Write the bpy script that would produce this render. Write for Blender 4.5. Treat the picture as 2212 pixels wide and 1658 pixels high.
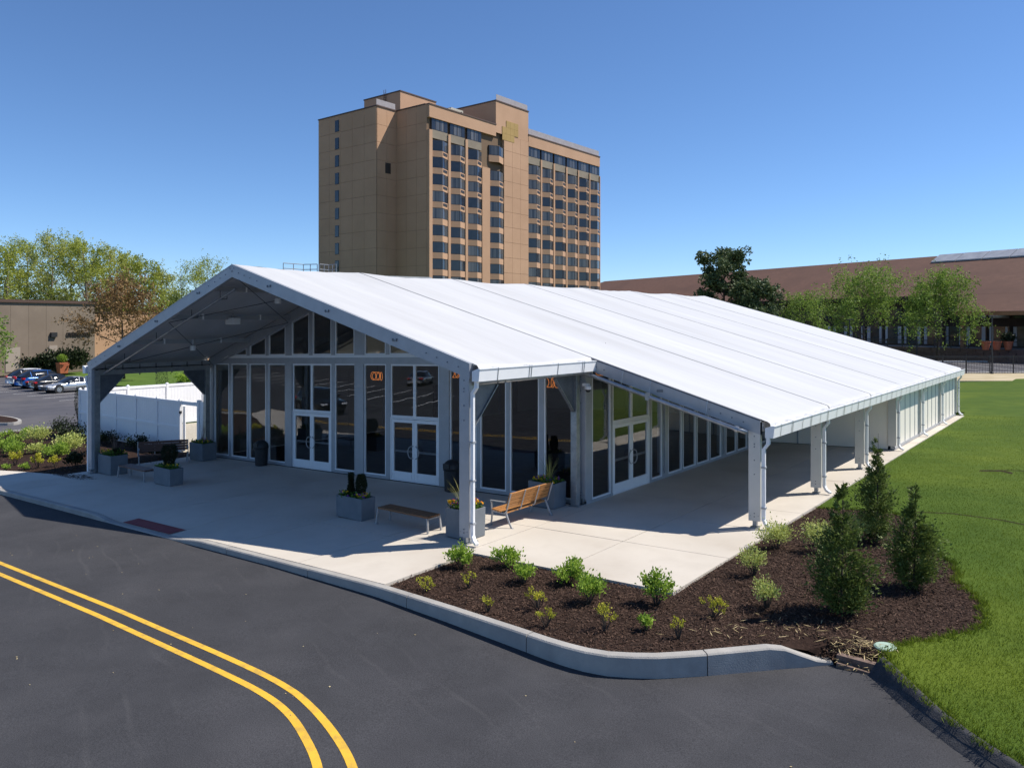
import bpy, math, random
import numpy as np
from mathutils import Vector, geometry
random.seed(7); RNG = np.random.default_rng(11)
for o in list(bpy.data.objects): bpy.data.objects.remove(o)
scene = bpy.context.scene
COL = scene.collection
R_ = math.radians
# ------------------------------------------------------------------ camera
CAM = (12.032, -14.008, 5.196); YAW = -0.6568; FPX = 1694.22; HOR = 698.85   # pixels of a 2212 x 1658 view
cd = bpy.data.cameras.new('Camera'); cam = bpy.data.objects.new('Camera', cd); COL.objects.link(cam)
cam.location = CAM; cam.rotation_euler = (R_(90), 0, -YAW)
cd.sensor_width = 36; cd.lens = 36 * FPX / 2212; cd.shift_y = -(829 - HOR) / 2212
cd.clip_start = 0.1; cd.clip_end = 5000
scene.camera = cam
# ------------------------------------------------------------------ sky and sun
SUN_AZ, SUN_EL = 43.0, 52.0          # azimuth from +Y towards +X
w = bpy.data.worlds.new('World'); scene.world = w; w.use_nodes = True
nt = w.node_tree; bg = nt.nodes['Background']
sk = nt.nodes.new('ShaderNodeTexSky'); sk.sky_type = 'NISHITA'; sk.sun_disc = False
sk.sun_elevation = R_(SUN_EL); sk.sun_rotation = R_(SUN_AZ)
sk.air_density = 0.75; sk.dust_density = 0.0; sk.ozone_density = 8.0; sk.altitude = 0
hs = nt.nodes.new('ShaderNodeHueSaturation'); hs.inputs['Saturation'].default_value = 1.02
nt.links.new(sk.outputs[0], hs.inputs['Color']); nt.links.new(hs.outputs[0], bg.inputs[0]); bg.inputs[1].default_value = 0.13
sd = bpy.data.lights.new('Sun', 'SUN'); so = bpy.data.objects.new('Sun', sd); COL.objects.link(so)
sd.energy = 5.0; sd.angle = R_(0.5); sd.color = (1.0, 0.94, 0.85)
sv = Vector((math.sin(R_(SUN_AZ)) * math.cos(R_(SUN_EL)), math.cos(R_(SUN_AZ)) * math.cos(R_(SUN_EL)), math.sin(R_(SUN_EL))))
so.rotation_euler = sv.to_track_quat('Z', 'Y').to_euler(); so.location = (20, 20, 40)
vs = scene.view_settings
vs.view_transform = 'Standard'; vs.look = 'None'; vs.gamma = 1; vs.exposure = 0.24; vs.use_curve_mapping = False

# ------------------------------------------------------------------ terrain helpers
SH = 0.029
def gz(x): return SH * max(-25.0, min(12.0, x))
def kh(x): return float(np.interp(x, [-60, -25, -3, 0.5, 5.5, 8.2, 9.0, 10.2, 12, 30], [.14, .14, .14, .20, .30, .33, .28, .20, .16, .16]))
def rz(x): return gz(x) - kh(x)                       # drive level
FV = Vector((math.sin(YAW), math.cos(YAW), 0)); RV = Vector((math.cos(YAW), -math.sin(YAW), 0))
def lat(l, d, z=0.0):                                  # l metres right of, d metres ahead of the viewpoint -> site coordinates
    p = Vector((CAM[0], CAM[1], 0)) + FV * d + RV * l; p.z = z; return p
def at(px, d, z=0.0): return lat((px - 1106) / FPX * d, d, z)

# ------------------------------------------------------------------ materials
MATS = {}
def nmat(name):
    m = bpy.data.materials.new(name); m.use_nodes = True; MATS[name] = m
    return m, m.node_tree.nodes, m.node_tree.links, m.node_tree.nodes['Principled BSDF']
def pm(name, c1, c2=None, scale=4.0, rough=.6, bump=0.0, bscale=None, metal=0.0, stretch=(1, 1, 1), detail=4, spec=.5, c3=None, s3=.6, contrast=.18, objco=False):
    m, n, l, b = nmat(name)
    b.inputs['Roughness'].default_value = rough; b.inputs['Metallic'].default_value = metal
    b.inputs['Specular IOR Level'].default_value = spec
    if c2 is None and not bump:
        b.inputs['Base Color'].default_value = (*c1, 1); return m
    if objco:
        g = n.new('ShaderNodeTexCoord'); src = g.outputs['Object']
    else:
        g = n.new('ShaderNodeNewGeometry'); src = g.outputs['Position']
    mp = n.new('ShaderNodeMapping'); mp.inputs['Scale'].default_value = stretch; l.new(src, mp.inputs[0])
    if c2 is not None:
        t = n.new('ShaderNodeTexNoise'); t.inputs['Scale'].default_value = scale; t.inputs['Detail'].default_value = detail; t.inputs['Roughness'].default_value = .62
        l.new(mp.outputs[0], t.inputs[0])
        r = n.new('ShaderNodeValToRGB'); r.color_ramp.elements[0].color = (*c1, 1); r.color_ramp.elements[1].color = (*c2, 1)
        r.color_ramp.elements[0].position = .5 - contrast; r.color_ramp.elements[1].position = .5 + contrast
        l.new(t.outputs[0], r.inputs[0]); out = r.outputs[0]
        if c3 is not None:
            t3 = n.new('ShaderNodeTexNoise'); t3.inputs['Scale'].default_value = s3; t3.inputs['Detail'].default_value = 5; t3.inputs['Roughness'].default_value = .6
            l.new(mp.outputs[0], t3.inputs[0])
            r3 = n.new('ShaderNodeValToRGB'); r3.color_ramp.elements[0].position = .47; r3.color_ramp.elements[1].position = .72
            r3.color_ramp.elements[0].color = (0, 0, 0, 1); r3.color_ramp.elements[1].color = (.8, .8, .8, 1)
            l.new(t3.outputs[0], r3.inputs[0])
            mx = n.new('ShaderNodeMix'); mx.data_type = 'RGBA'; l.new(r3.outputs[0], mx.inputs['Factor']); l.new(out, mx.inputs['A']); mx.inputs['B'].default_value = (*c3, 1)
            out = mx.outputs['Result']
        l.new(out, b.inputs['Base Color'])
    else: b.inputs['Base Color'].default_value = (*c1, 1)
    if bump:
        t2 = n.new('ShaderNodeTexNoise'); t2.inputs['Scale'].default_value = bscale or scale * 6; t2.inputs['Detail'].default_value = 3; l.new(mp.outputs[0], t2.inputs[0])
        bp = n.new('ShaderNodeBump'); bp.inputs['Strength'].default_value = bump; bp.inputs['Distance'].default_value = .02; l.new(t2.outputs[0], bp.inputs['Height']); l.new(bp.outputs[0], b.inputs['Normal'])
    return m
def leafmat(name, c1, c2, trans=.35, rough=.55, scale=1.2, rw=1.0, lo=.35, hi=1.15):
    m, n, l, b = nmat(name)
    oi = n.new('ShaderNodeNewGeometry'); ri = oi.outputs['Random Per Island']
    t = n.new('ShaderNodeTexNoise'); t.inputs['Scale'].default_value = scale; l.new(oi.outputs['Position'], t.inputs[0])
    ad = n.new('ShaderNodeMath'); ad.operation = 'ADD'; rm = n.new('ShaderNodeMath'); rm.operation = 'MULTIPLY'; rm.inputs[1].default_value = rw; l.new(ri, rm.inputs[0]); l.new(rm.outputs[0], ad.inputs[0]); l.new(t.outputs[0], ad.inputs[1])
    r = n.new('ShaderNodeValToRGB'); r.color_ramp.elements[0].position = lo; r.color_ramp.elements[1].position = min(1.0, hi)
    r.color_ramp.elements[0].color = (*c1, 1); r.color_ramp.elements[1].color = (*c2, 1)
    mu = n.new('ShaderNodeMath'); mu.operation = 'MULTIPLY'; mu.inputs[1].default_value = .8; l.new(ad.outputs[0], mu.inputs[0]); l.new(mu.outputs[0], r.inputs[0])
    l.new(r.outputs[0], b.inputs['Base Color']); b.inputs['Roughness'].default_value = rough; b.inputs['Specular IOR Level'].default_value = .25
    if trans:
        tr = n.new('ShaderNodeBsdfTranslucent'); l.new(r.outputs[0], tr.inputs[0])
        mx = n.new('ShaderNodeMixShader'); mx.inputs[0].default_value = trans; l.new(b.outputs[0], mx.inputs[1]); l.new(tr.outputs[0], mx.inputs[2])
        l.new(mx.outputs[0], n['Material Output'].inputs[0])
    return m
def glass(name, tint, refl=.04, ior=1.5, wav=.0, rough=0.0, wscale=1.3):
    m, n, l, b = nmat(name); n.remove(b)
    tr = n.new('ShaderNodeBsdfTransparent'); tr.inputs[0].default_value = (*tint, 1)
    gl = n.new('ShaderNodeBsdfGlossy'); gl.inputs['Roughness'].default_value = rough; gl.inputs[0].default_value = (.95, .97, 1, 1)
    fr = n.new('ShaderNodeFresnel'); fr.inputs[0].default_value = ior
    ad = n.new('ShaderNodeMath'); ad.operation = 'ADD'; ad.inputs[1].default_value = refl; ad.use_clamp = True; l.new(fr.outputs[0], ad.inputs[0])
    mx = n.new('ShaderNodeMixShader'); l.new(ad.outputs[0], mx.inputs[0]); l.new(tr.outputs[0], mx.inputs[1]); l.new(gl.outputs[0], mx.inputs[2])
    l.new(mx.outputs[0], n['Material Output'].inputs[0])
    if wav:
        g = n.new('ShaderNodeNewGeometry'); t = n.new('ShaderNodeTexNoise'); t.inputs['Scale'].default_value = wscale; t.inputs['Detail'].default_value = 1; l.new(g.outputs['Position'], t.inputs[0])
        bp = n.new('ShaderNodeBump'); bp.inputs['Strength'].default_value = wav; bp.inputs['Distance'].default_value = .01; l.new(t.outputs[0], bp.inputs['Height'])
        l.new(bp.outputs[0], gl.inputs['Normal']); l.new(bp.outputs[0], fr.inputs['Normal'])
    return m
def glow(name, c, e):
    m, n, l, b = nmat(name); b.inputs['Base Color'].default_value = (*c, 1); b.inputs['Emission Color'].default_value = (*c, 1); b.inputs['Emission Strength'].default_value = e; return m

# ------------------------------------------------------------------ mesh helpers
def root_of(o):
    while o.parent: o = o.parent
    return o
def link(name, me, parent=None):
    o = bpy.data.objects.new(name, me); COL.objects.link(o)
    if parent: o.parent = parent
    return o
def tag(o, label=None, cat=None, group=None, kind=None):
    if label: o['label'] = label
    if cat: o['category'] = cat
    if group: o['group'] = group
    if kind: o['kind'] = kind
    return o
def empty(name, loc, label=None, cat=None, group=None, rz_=0):
    o = bpy.data.objects.new(name, None); COL.objects.link(o); o.location = loc; o.rotation_euler.z = rz_; o.empty_display_size = .2
    return tag(o, label, cat, group)
class MB:
    def __init__(s): s.v = []; s.f = []; s.mi = []; s.m = 0
    def add(s, vs, fs):
        k = len(s.v); s.v += [tuple(p) for p in vs]; s.f += [tuple(i + k for i in q) for q in fs]; s.mi += [s.m] * len(fs); return s
    def hexa(s, p):   # 8 points: bottom ccw, top ccw
        return s.add(p, [(3, 2, 1, 0), (4, 5, 6, 7), (0, 1, 5, 4), (1, 2, 6, 5), (2, 3, 7, 6), (3, 0, 4, 7)])
    def box(s, x0, x1, y0, y1, z0, z1):
        if x0 > x1: x0, x1 = x1, x0
        if y0 > y1: y0, y1 = y1, y0
        if z0 > z1: z0, z1 = z1, z0
        return s.hexa([(x0, y0, z0), (x1, y0, z0), (x1, y1, z0), (x0, y1, z0), (x0, y0, z1), (x1, y0, z1), (x1, y1, z1), (x0, y1, z1)])
    def bar(s, a, b, wd, ht, up=(0, 0, 1)):     # box beam between two points; wd sideways, ht along up
        a = Vector(a); b = Vector(b); d = (b - a).normalized(); u = Vector(up)
        sd_ = d.cross(u)
        if sd_.length < 1e-4: sd_ = d.cross(Vector((1, 0, 0)))
        sd_.normalize(); u = sd_.cross(d).normalized(); x = sd_ * wd / 2; y = u * ht / 2
        return s.hexa([a - x - y, a + x - y, b + x - y, b - x - y, a - x + y, a + x + y, b + x + y, b - x + y])
    def prism(s, poly, ax, a0, a1):   # poly 2D in the two other axes, extruded along ax
        def P(u, v, t): return {'x': (t, u, v), 'y': (u, t, v), 'z': (u, v, t)}[ax]
        n = len(poly); vs = [P(u, v, a0) for u, v in poly] + [P(u, v, a1) for u, v in poly]
        fs = [tuple(range(n))[::-1], tuple(range(n, 2 * n))] + [(i, (i + 1) % n, n + (i + 1) % n, n + i) for i in range(n)]
        if ax == 'y': fs = [q[::-1] for q in fs]
        return s.add(vs, fs)
    def tube(s, path, r, n=8, caps=True, r2=None):
        path = [Vector(p) for p in path]; m = len(path); vs = []; prev = None
        for i, p in enumerate(path):
            d = (path[min(i + 1, m - 1)] - path[max(i - 1, 0)]).normalized()
            u = Vector((0, 0, 1)) if abs(d.z) < .95 else Vector((1, 0, 0))
            if prev is not None: u = prev
            x = d.cross(u)
            if x.length < 1e-5: x = d.orthogonal()
            x.normalize(); y = x.cross(d).normalized(); prev = y
            rr = r if r2 is None else r + (r2 - r) * i / max(1, m - 1)
            if isinstance(r, (list, tuple)): rr = r[i]
            for k in range(n):
                a = 2 * math.pi * k / n; vs.append(p + x * math.cos(a) * rr + y * math.sin(a) * rr)
        fs = [(i * n + k, i * n + (k + 1) % n, (i + 1) * n + (k + 1) % n, (i + 1) * n + k) for i in range(m - 1) for k in range(n)]
        if caps: fs += [tuple(range(n))[::-1], tuple(range((m - 1) * n, m * n))]
        return s.add(vs, fs)
    def lathe(s, prof, c=(0, 0, 0), n=16):
        vs = [(c[0] + r * math.cos(2 * math.pi * k / n), c[1] + r * math.sin(2 * math.pi * k / n), c[2] + z) for r, z in prof for k in range(n)]
        m = len(prof); fs = [(i * n + k, i * n + (k + 1) % n, (i + 1) * n + (k + 1) % n, (i + 1) * n + k) for i in range(m - 1) for k in range(n)]
        fs += [tuple(range(n))[::-1], tuple(range((m - 1) * n, m * n))]
        return s.add(vs, fs)
    def frame(s, ax, c, a0, a1, z0, z1, wd, dp, bot=None, top=None):   # rectangular frame in a plane normal to ax ('x'|'y') at c, depth dp
        bot = wd if bot is None else bot; top = wd if top is None else top
        def bx(u0, u1, w0, w1):
            if ax == 'y': s.box(u0, u1, c - dp / 2, c + dp / 2, w0, w1)
            else: s.box(c - dp / 2, c + dp / 2, u0, u1, w0, w1)
        bx(a0, a0 + wd, z0, z1); bx(a1 - wd, a1, z0, z1); bx(a0 + wd, a1 - wd, z0, z0 + bot); bx(a0 + wd, a1 - wd, z1 - top, z1)
        return s
    def build(s, name, mat, parent=None, shear=False, smooth=False, bevel=0, base=None):
        vs = s.v
        if shear: vs = [(x, y, z + gz(x)) for x, y, z in vs]
        me = bpy.data.meshes.new(name); org = (0, 0, 0)
        if parent is not None: org = tuple(root_of(parent).location)
        elif base is not None: org = base
        elif base is None and vs and shear is not None:
            xs = [p[0] for p in vs]; ys = [p[1] for p in vs]; zs = [p[2] for p in vs]
            org = ((min(xs) + max(xs)) / 2, (min(ys) + max(ys)) / 2, min(zs))
        me.from_pydata([(x - org[0], y - org[1], z - org[2]) for x, y, z in vs], [], s.f)
        for m in (mat if isinstance(mat, (list, tuple)) else [mat]): me.materials.append(m)
        if any(s.mi): me.polygons.foreach_set('material_index', s.mi)
        if smooth: me.polygons.foreach_set('use_smooth', [True] * len(me.polygons))
        me.update(); o = link(name, me, parent)
        if parent is None: o.location = org
        if bevel:
            b = o.modifiers.new('Bevel', 'BEVEL'); b.width = bevel; b.segments = 2; b.limit_method = 'ANGLE'
        return o
def npmesh(name, verts, quads, mat, parent=None, loc=None, smooth=False, nv=4):
    me = bpy.data.meshes.new(name); verts = np.asarray(verts, np.float32)
    nq = len(quads); me.vertices.add(len(verts)); me.vertices.foreach_set('co', verts.ravel())
    me.loops.add(nq * nv); me.loops.foreach_set('vertex_index', np.asarray(quads, np.int32).ravel())
    me.polygons.add(nq); me.polygons.foreach_set('loop_start', np.arange(0, nq * nv, nv, dtype=np.int32))
    me.polygons.foreach_set('loop_total', np.full(nq, nv, dtype=np.int32))
    if smooth: me.polygons.foreach_set('use_smooth', np.ones(nq, bool))
    me.materials.append(mat); me.update(); me.validate()
    o = link(name, me, parent)
    if loc is not None: o.location = loc
    return o
def copy_tree(o, parent=None):
    c = o.copy(); COL.objects.link(c)
    if parent: c.parent = parent
    for ch in list(o.children): copy_tree(ch, c)
    return c
def unit(a): return a / np.maximum(np.linalg.norm(a, axis=-1, keepdims=True), 1e-9)
def leaves(P, size, flat=0.0, aspect=1.8, D=None, jit=.6):
    """diamond leaves at points P -> verts, quads"""
    P = np.asarray(P, float); n = len(P); s = size * RNG.uniform(.6, 1.4, (n, 1))
    d = unit(RNG.normal(size=(n, 3))) if D is None else unit(np.asarray(D) + jit * RNG.normal(size=(n, 3)))
    r = RNG.normal(size=(n, 3)); r[:, 2] *= (1 - flat)
    x = unit(np.cross(d, r)); a = P; b = P + d * s * .5 + x * s * .5 / aspect; c = P + d * s; e = P + d * s * .5 - x * s * .5 / aspect
    V = np.stack([a, b, c, e], 1).reshape(-1, 3); Q = np.arange(4 * n).reshape(n, 4)
    return V, Q
def inpoly(X, Y, poly):
    ins = np.zeros(len(X), bool); n = len(poly); j = n - 1
    for i in range(n):
        xi, yi = poly[i]; xj, yj = poly[j]
        c = ((yi > Y) != (yj > Y)) & (X < (xj - xi) * (Y - yi) / (yj - yi + 1e-12) + xi); ins ^= c; j = i
    return ins
def sheet(name, poly, zf, mat, kind='structure', step=None, parent=None, skirt=0.0):
    """flat polygon with height function; optional skirt around its edge"""
    m = MB(); n = len(poly); m.add([(x, y, zf(x, y)) for x, y in poly], [tuple(range(n))])
    if skirt: m.add([(x, y, zf(x, y)) for x, y in poly] + [(x, y, zf(x, y) - skirt) for x, y in poly], [(i, n + i, n + (i + 1) % n, (i + 1) % n) for i in range(n)])
    # orientation up
    a = sum(poly[i][0] * poly[(i + 1) % n][1] - poly[(i + 1) % n][0] * poly[i][1] for i in range(n))
    if a < 0: m.f = [q[::-1] for q in m.f]
    o = m.build(name, mat, parent)
    if kind and parent is None: o['kind'] = kind
    return o
def gridsheet(name, xs, ys, zf, mat, kind='structure'):
    v = [(x, y, zf(x, y)) for y in ys for x in xs]; nx = len(xs)
    f = [(j * nx + i, j * nx + i + 1, (j + 1) * nx + i + 1, (j + 1) * nx + i) for j in range(len(ys) - 1) for i in range(nx - 1)]
    m = MB(); m.add(v, f); o = m.build(name, mat); o['kind'] = kind; return o
# ================================================================== materials
ASPH = pm('asphalt', (.041, .041, .045), (.052, .052, .057), 1.1, .88, .35, 90, c3=(.068, .067, .072), s3=.33, detail=9, spec=.25)
ASPH2 = pm('old_asphalt', (.075, .074, .085), (.10, .098, .11), .8, .9, .3, 60, c3=(.14, .13, .13), s3=.12, detail=8, spec=.2)
CONC = pm('concrete', (.55, .50, .43), (.63, .575, .50), .9, .8, .12, 60, c3=(.44, .385, .32), s3=.45, detail=8, spec=.25)
KERB = pm('kerb_concrete', (.33, .315, .29), (.43, .41, .375), 2.2, .85, .3, 45, c3=(.30, .29, .28), s3=.9, detail=8, spec=.2)
JOINT = pm('joint', (.12, .115, .105), (.17, .16, .15), 3, .9)
MULCH = pm('mulch', (.022, .013, .010), (.052, .031, .023), 16, .95, .9, 60, detail=6, spec=.1)
SOIL = pm('dry_soil', (.42, .34, .20), (.52, .44, .29), .6, .95, .4, 8, c3=(.36, .28, .15), s3=.25)
GRASS = pm('lawn', (.050, .090, .009), (.075, .122, .014), .9, .9, .5, 30, c3=(.125, .165, .016), s3=.16, detail=8, spec=.12)
GRASSL = pm('far_lawn', (.07, .125, .022), (.11, .175, .035), .35, .9, .4, 10, c3=(.085, .14, .03), s3=.1, detail=8, spec=.1)
EARTH = pm('earth', (.10, .095, .06), (.14, .13, .09), .05, .95)
YEL = pm('yellow_paint', (.80, .47, .035), (.70, .41, .035), 2.5, .7, .2, 60, detail=9, c3=(.42, .27, .06), s3=5.5)
WHTP = pm('white_road_paint', (.70, .70, .68), (.55, .55, .54), 2, .7)
RED = pm('red_tactile', (.21, .045, .05), (.27, .06, .06), 5, .75)
FABR = pm('white_roof_fabric', (.53, .528, .525), (.615, .613, .61), .35, .5, .22, 3.0, stretch=(.35, 2.6, .35), c3=(.50, .494, .485), s3=.22, detail=6, spec=.3)
ALU = pm('grey_aluminium', (.36, .375, .40), (.41, .425, .45), 3, .45, metal=.25)
ALUD = pm('dark_keder_rail', (.13, .13, .135), (.2, .2, .2), 3, .5)
STEEL = pm('galvanised_steel', (.26, .285, .31), (.40, .42, .45), 5, .38, metal=.75, detail=7)
WHT = pm('white_powder_coat', (.84, .845, .85), (.88, .885, .89), 2, .4)
PANEL = pm('white_wall_panel', (.83, .785, .69), (.86, .815, .72), .5, .5)
VINYL = pm('white_vinyl', (.80, .80, .81), (.84, .84, .85), 1.2, .45)
GLASS = glass('tinted_glass', (.74, .75, .75), .07, 1.5, .11, wscale=1.6)
DGLASS = glass('door_glass', (.74, .75, .75), .07, 1.5, .08, wscale=1.6)
HGLASS = glass('hotel_glass', (.03, .032, .04), .04, 1.45)
BOLT = pm('bolt_steel', (.16, .18, .21), None, rough=.4, metal=.6)
BLK = pm('black_metal', (.018, .019, .021), (.03, .03, .033), 6, .5)
BLKP = pm('black_plastic', (.014, .015, .017), (.024, .025, .028), 9, .55)
PLANT = pm('grey_fibreglass', (.135, .155, .175), (.165, .185, .205), 3, .7, .05, 40)
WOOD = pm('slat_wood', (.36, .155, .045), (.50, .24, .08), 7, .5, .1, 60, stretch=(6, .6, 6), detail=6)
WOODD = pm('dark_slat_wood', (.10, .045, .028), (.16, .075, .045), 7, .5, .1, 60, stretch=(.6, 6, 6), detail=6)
BFRAME = pm('bench_metal', (.33, .335, .34), (.40, .40, .41), 5, .45, metal=.3)
PALW = pm('pallet_wood', (.52, .37, .19), (.66, .50, .28), 6, .8, .1, 40)
CARPET = pm('carpet', (.04, .038, .042), (.085, .075, .075), 2.4, .95, detail=7)
BEIGE = pm('interior_panel', (.40, .375, .33), (.44, .41, .36), 1, .7)
DARKD = pm('dark_door', (.05, .05, .055), None, rough=.4)
CAMW = pm('camera_white', (.75, .75, .75), None, rough=.4)

def streaks(mat):      # faint tyre arcs and scuffs
    n = mat.node_tree.nodes; l = mat.node_tree.links; b = n['Principled BSDF']; src = b.inputs['Base Color'].links[0].from_socket
    g = n.new('ShaderNodeNewGeometry'); mp = n.new('ShaderNodeMapping'); mp.inputs['Rotation'].default_value = (0, 0, .35); l.new(g.outputs['Position'], mp.inputs[0])
    wv = n.new('ShaderNodeTexWave'); wv.wave_type = 'RINGS'; wv.inputs['Scale'].default_value = .55; wv.inputs['Distortion'].default_value = 5; wv.inputs['Detail'].default_value = 4; wv.inputs['Detail Scale'].default_value = .7; l.new(mp.outputs[0], wv.inputs[0])
    r = n.new('ShaderNodeValToRGB'); r.color_ramp.elements[0].position = .93; r.color_ramp.elements[1].position = 1.0; l.new(wv.outputs[0], r.inputs[0])
    t = n.new('ShaderNodeTexNoise'); t.inputs['Scale'].default_value = .45; t.inputs['Detail'].default_value = 5; l.new(g.outputs['Position'], t.inputs[0])
    r2 = n.new('ShaderNodeValToRGB'); r2.color_ramp.elements[0].position = .5; r2.color_ramp.elements[1].position = .75; l.new(t.outputs[0], r2.inputs[0])
    mu = n.new('ShaderNodeMath'); mu.operation = 'MULTIPLY'; l.new(r.outputs[0], mu.inputs[0]); l.new(r2.outputs[0], mu.inputs[1]); m2 = n.new('ShaderNodeMath'); m2.operation = 'MULTIPLY'; m2.inputs[1].default_value = .16; l.new(mu.outputs[0], m2.inputs[0])
    mx = n.new('ShaderNodeMix'); mx.data_type = 'RGBA'; l.new(m2.outputs[0], mx.inputs['Factor']); l.new(src, mx.inputs['A']); mx.inputs['B'].default_value = (.15, .145, .145, 1); f = n.new('ShaderNodeTexNoise'); f.inputs['Scale'].default_value = 55; f.inputs['Detail'].default_value = 2; l.new(g.outputs['Position'], f.inputs[0])
    fr = n.new('ShaderNodeMapRange'); fr.inputs['From Min'].default_value = .3; fr.inputs['From Max'].default_value = .7; fr.inputs['To Min'].default_value = .72; fr.inputs['To Max'].default_value = 1.28; l.new(f.outputs[0], fr.inputs[0])
    vm = n.new('ShaderNodeVectorMath'); vm.operation = 'SCALE'; l.new(mx.outputs['Result'], vm.inputs[0]); l.new(fr.outputs[0], vm.inputs['Scale']); l.new(vm.outputs[0], b.inputs['Base Color'])
streaks(ASPH)
# ================================================================== ground, drive, lots
def zplane(dz=0.0): return lambda x, y: SH * x + dz
def zc(dz=0.0): return lambda x, y: gz(x) + dz
sheet('ground', [(-2500, -2500), (2500, -2500), (2500, 2500), (-2500, 2500)], lambda x, y: -1.35, EARTH)
xs = sorted(set([-140, -60, -25, -3, .5, 5.5, 8.2, 9.0, 10.2, 12, 60] + list(np.arange(-25, 13, 2.0))))
gridsheet('driveway', xs, [-80, -40, -12, -6, -3, 0.5], lambda x, y: rz(x), ASPH)
gridsheet('parking_lot', [-140, -90, -60, -49.9, -31.9], [0.501, 4, 8, 23.5], lambda x, y: rz(-40) + .004, ASPH2)
# lawns
LB = [(9.30, -1.15), (9.4, -.71), (9.85, -.05), (10.16, .45), (10.3, .81), (10.25, 1.34), (10.14, 2.03), (9.91, 2.6), (9.64, 3.15), (9.39, 4.32), (8.9, 5.23), (8.5, 6.6), (8.1, 7.7), (7.4, 8.6), (6.4, 8.55), (5.47, 8.25)]
LAWN = [(9.36, -1.45), (9.50, -1.72), (9.85, -2.18), (10.3, -2.78), (10.75, -3.25), (11.6, -3.95), (14, -5.0), (40, -8), (60, 62), tuple(lat(80, 72.5)[:2]), tuple(lat(12, 72.5)[:2]), (-4, 40), (5.15, 37.5), (5.30, 20)] + LB[::-1]
lawn = sheet('lawn', LAWN, zplane(-.035), GRASS, skirt=.45)
for pts, wdt in (([(7.5, 8.95), (8.6, 9.35), (9.7, 9.2), (10.9, 8.6), (12.2, 8.3)], .045), ([(9.0, 17.3), (10.0, 17.45), (11.4, 16.9), (12.6, 17.3)], .05), ([(8.35, 16.75), (8.95, 17.1), (9.3, 16.7)], .16)):
    m = MB()
    for (a, b), (c, d) in zip(pts[:-1], pts[1:]):
        m.add([(a, b - wdt, SH * a - .030), (c, d - wdt, SH * c - .030), (c, d + wdt, SH * c - .030), (a, b + wdt, SH * a - .030)], [(0, 1, 2, 3)])
    m.build('sod_seam', MULCH, lawn)
sheet('dirt_strip', [tuple(lat(-10, 70)[:2]), tuple(lat(80, 70)[:2]), tuple(lat(80, 81)[:2]), tuple(lat(-10, 81)[:2])], lambda x, y: .10, SOIL, skirt=.6)
sheet('field_lawn', [(-31.8, 5.35), (-56.5, 16.9), (-57.2, 22.6), (-140, 22.6), (-300, 60), (-300, 320), (60, 320), (-4, 41), (-19.6, 39), (-19.6, 5.3)], lambda x, y: -.735, GRASSL, skirt=.4)
# enclosure yard
sheet('service_yard', [(-31.7, 5.3), (-19.7, 5.3), (-19.7, 22), (-31.7, 22)], lambda x, y: -.729, pm('gravel', (.36, .32, .25), (.46, .42, .34), 6, .9, .5, 40))
# mulch beds
KO = [(-31, -8.1), (-28.4, -6.5), (-26, -5.05), (-24.3, -4.15), (-22.4, -3.6), (-20, -3.4), (.5, -3.4), (2.5, -3.56), (4.1, -3.72), (5.0, -3.82), (5.5, -3.82), (5.9, -3.75), (6.25, -3.58), (6.55, -3.40), (7.05, -2.95), (7.45, -2.52), (7.95, -1.98), (8.25, -1.68), (8.58, -1.40)]
KI = [(8.50, -1.25), (8.10, -1.52), (7.83, -1.84), (7.33, -2.40), (6.93, -2.82), (6.44, -3.26), (6.16, -3.42), (5.84, -3.58), (5.45, -3.65), (5.0, -3.65), (4.1, -3.55), (2.5, -3.39), (.55, -3.24)]
BED = [(.45, -1.4), (.5, -.47), (5.46, -.53), (5.42, 2.1)] + LB[::-1] + [(9.0, -1.0), (8.7, -.85), (8.0, -1.25)] + KI[2:]
bed = sheet('mulch_bed', BED, zplane(-.05), MULCH)
BEDL = [(-19.55, -.45), (-20.2, -.95), (-22.3, -1.35), (-24, -1.85), (-28, -3.6), (-33, -6.2), (-36.1, -5), (-36.1, 5.29), (-19.55, 5.0)]
sheet('planting_bed', BEDL, zc(-.05), MULCH, skirt=.3)
m = MB()
kb = [(-33, -6.2), (-36.1, -5), (-36.1, 5.3)]
for (a, b), (c, d) in zip(kb[:-1], kb[1:]): m.bar((a - .08, b, gz(a) - .07), (c - .08, d, gz(c) - .07), .16, .22)
m.build('bed_kerb', KERB)['kind'] = 'structure'
m = MB(); m.add([(7.83, -1.84, .185), (8.20, -1.50, .10), (8.47, -1.27, -.05), (8.60, -1.42, -.055), (9.26, -1.52, -.03), (9.42, -1.72, -.02), (9.42, -1.2, .228), (8.7, -.85, .208), (8.0, -1.25, .187)], [(0, 1, 8), (1, 2, 7, 8), (2, 3, 4, 7), (4, 5, 6, 7)]); m.build('bed_slope', MULCH, bed)
# island in the lot
m = MB(); isl = [(-40.3 + 3.2 * math.cos(t) - 3.0, 4.9 + 1.1 * math.sin(t)) for t in np.linspace(0, 2 * math.pi, 25)[:-1]]
m.prism(isl, 'z', -.9, -.70); ki = m.build('kerb_island', KERB); ki['kind'] = 'structure'
m = MB(); m.add([(-43.3 + (x + 43.3) * .93, 4.9 + (y - 4.9) * .84, -.69 + .0) for x, y in isl], [tuple(range(24))]); m.build('island_mulch', MULCH, ki)

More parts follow.
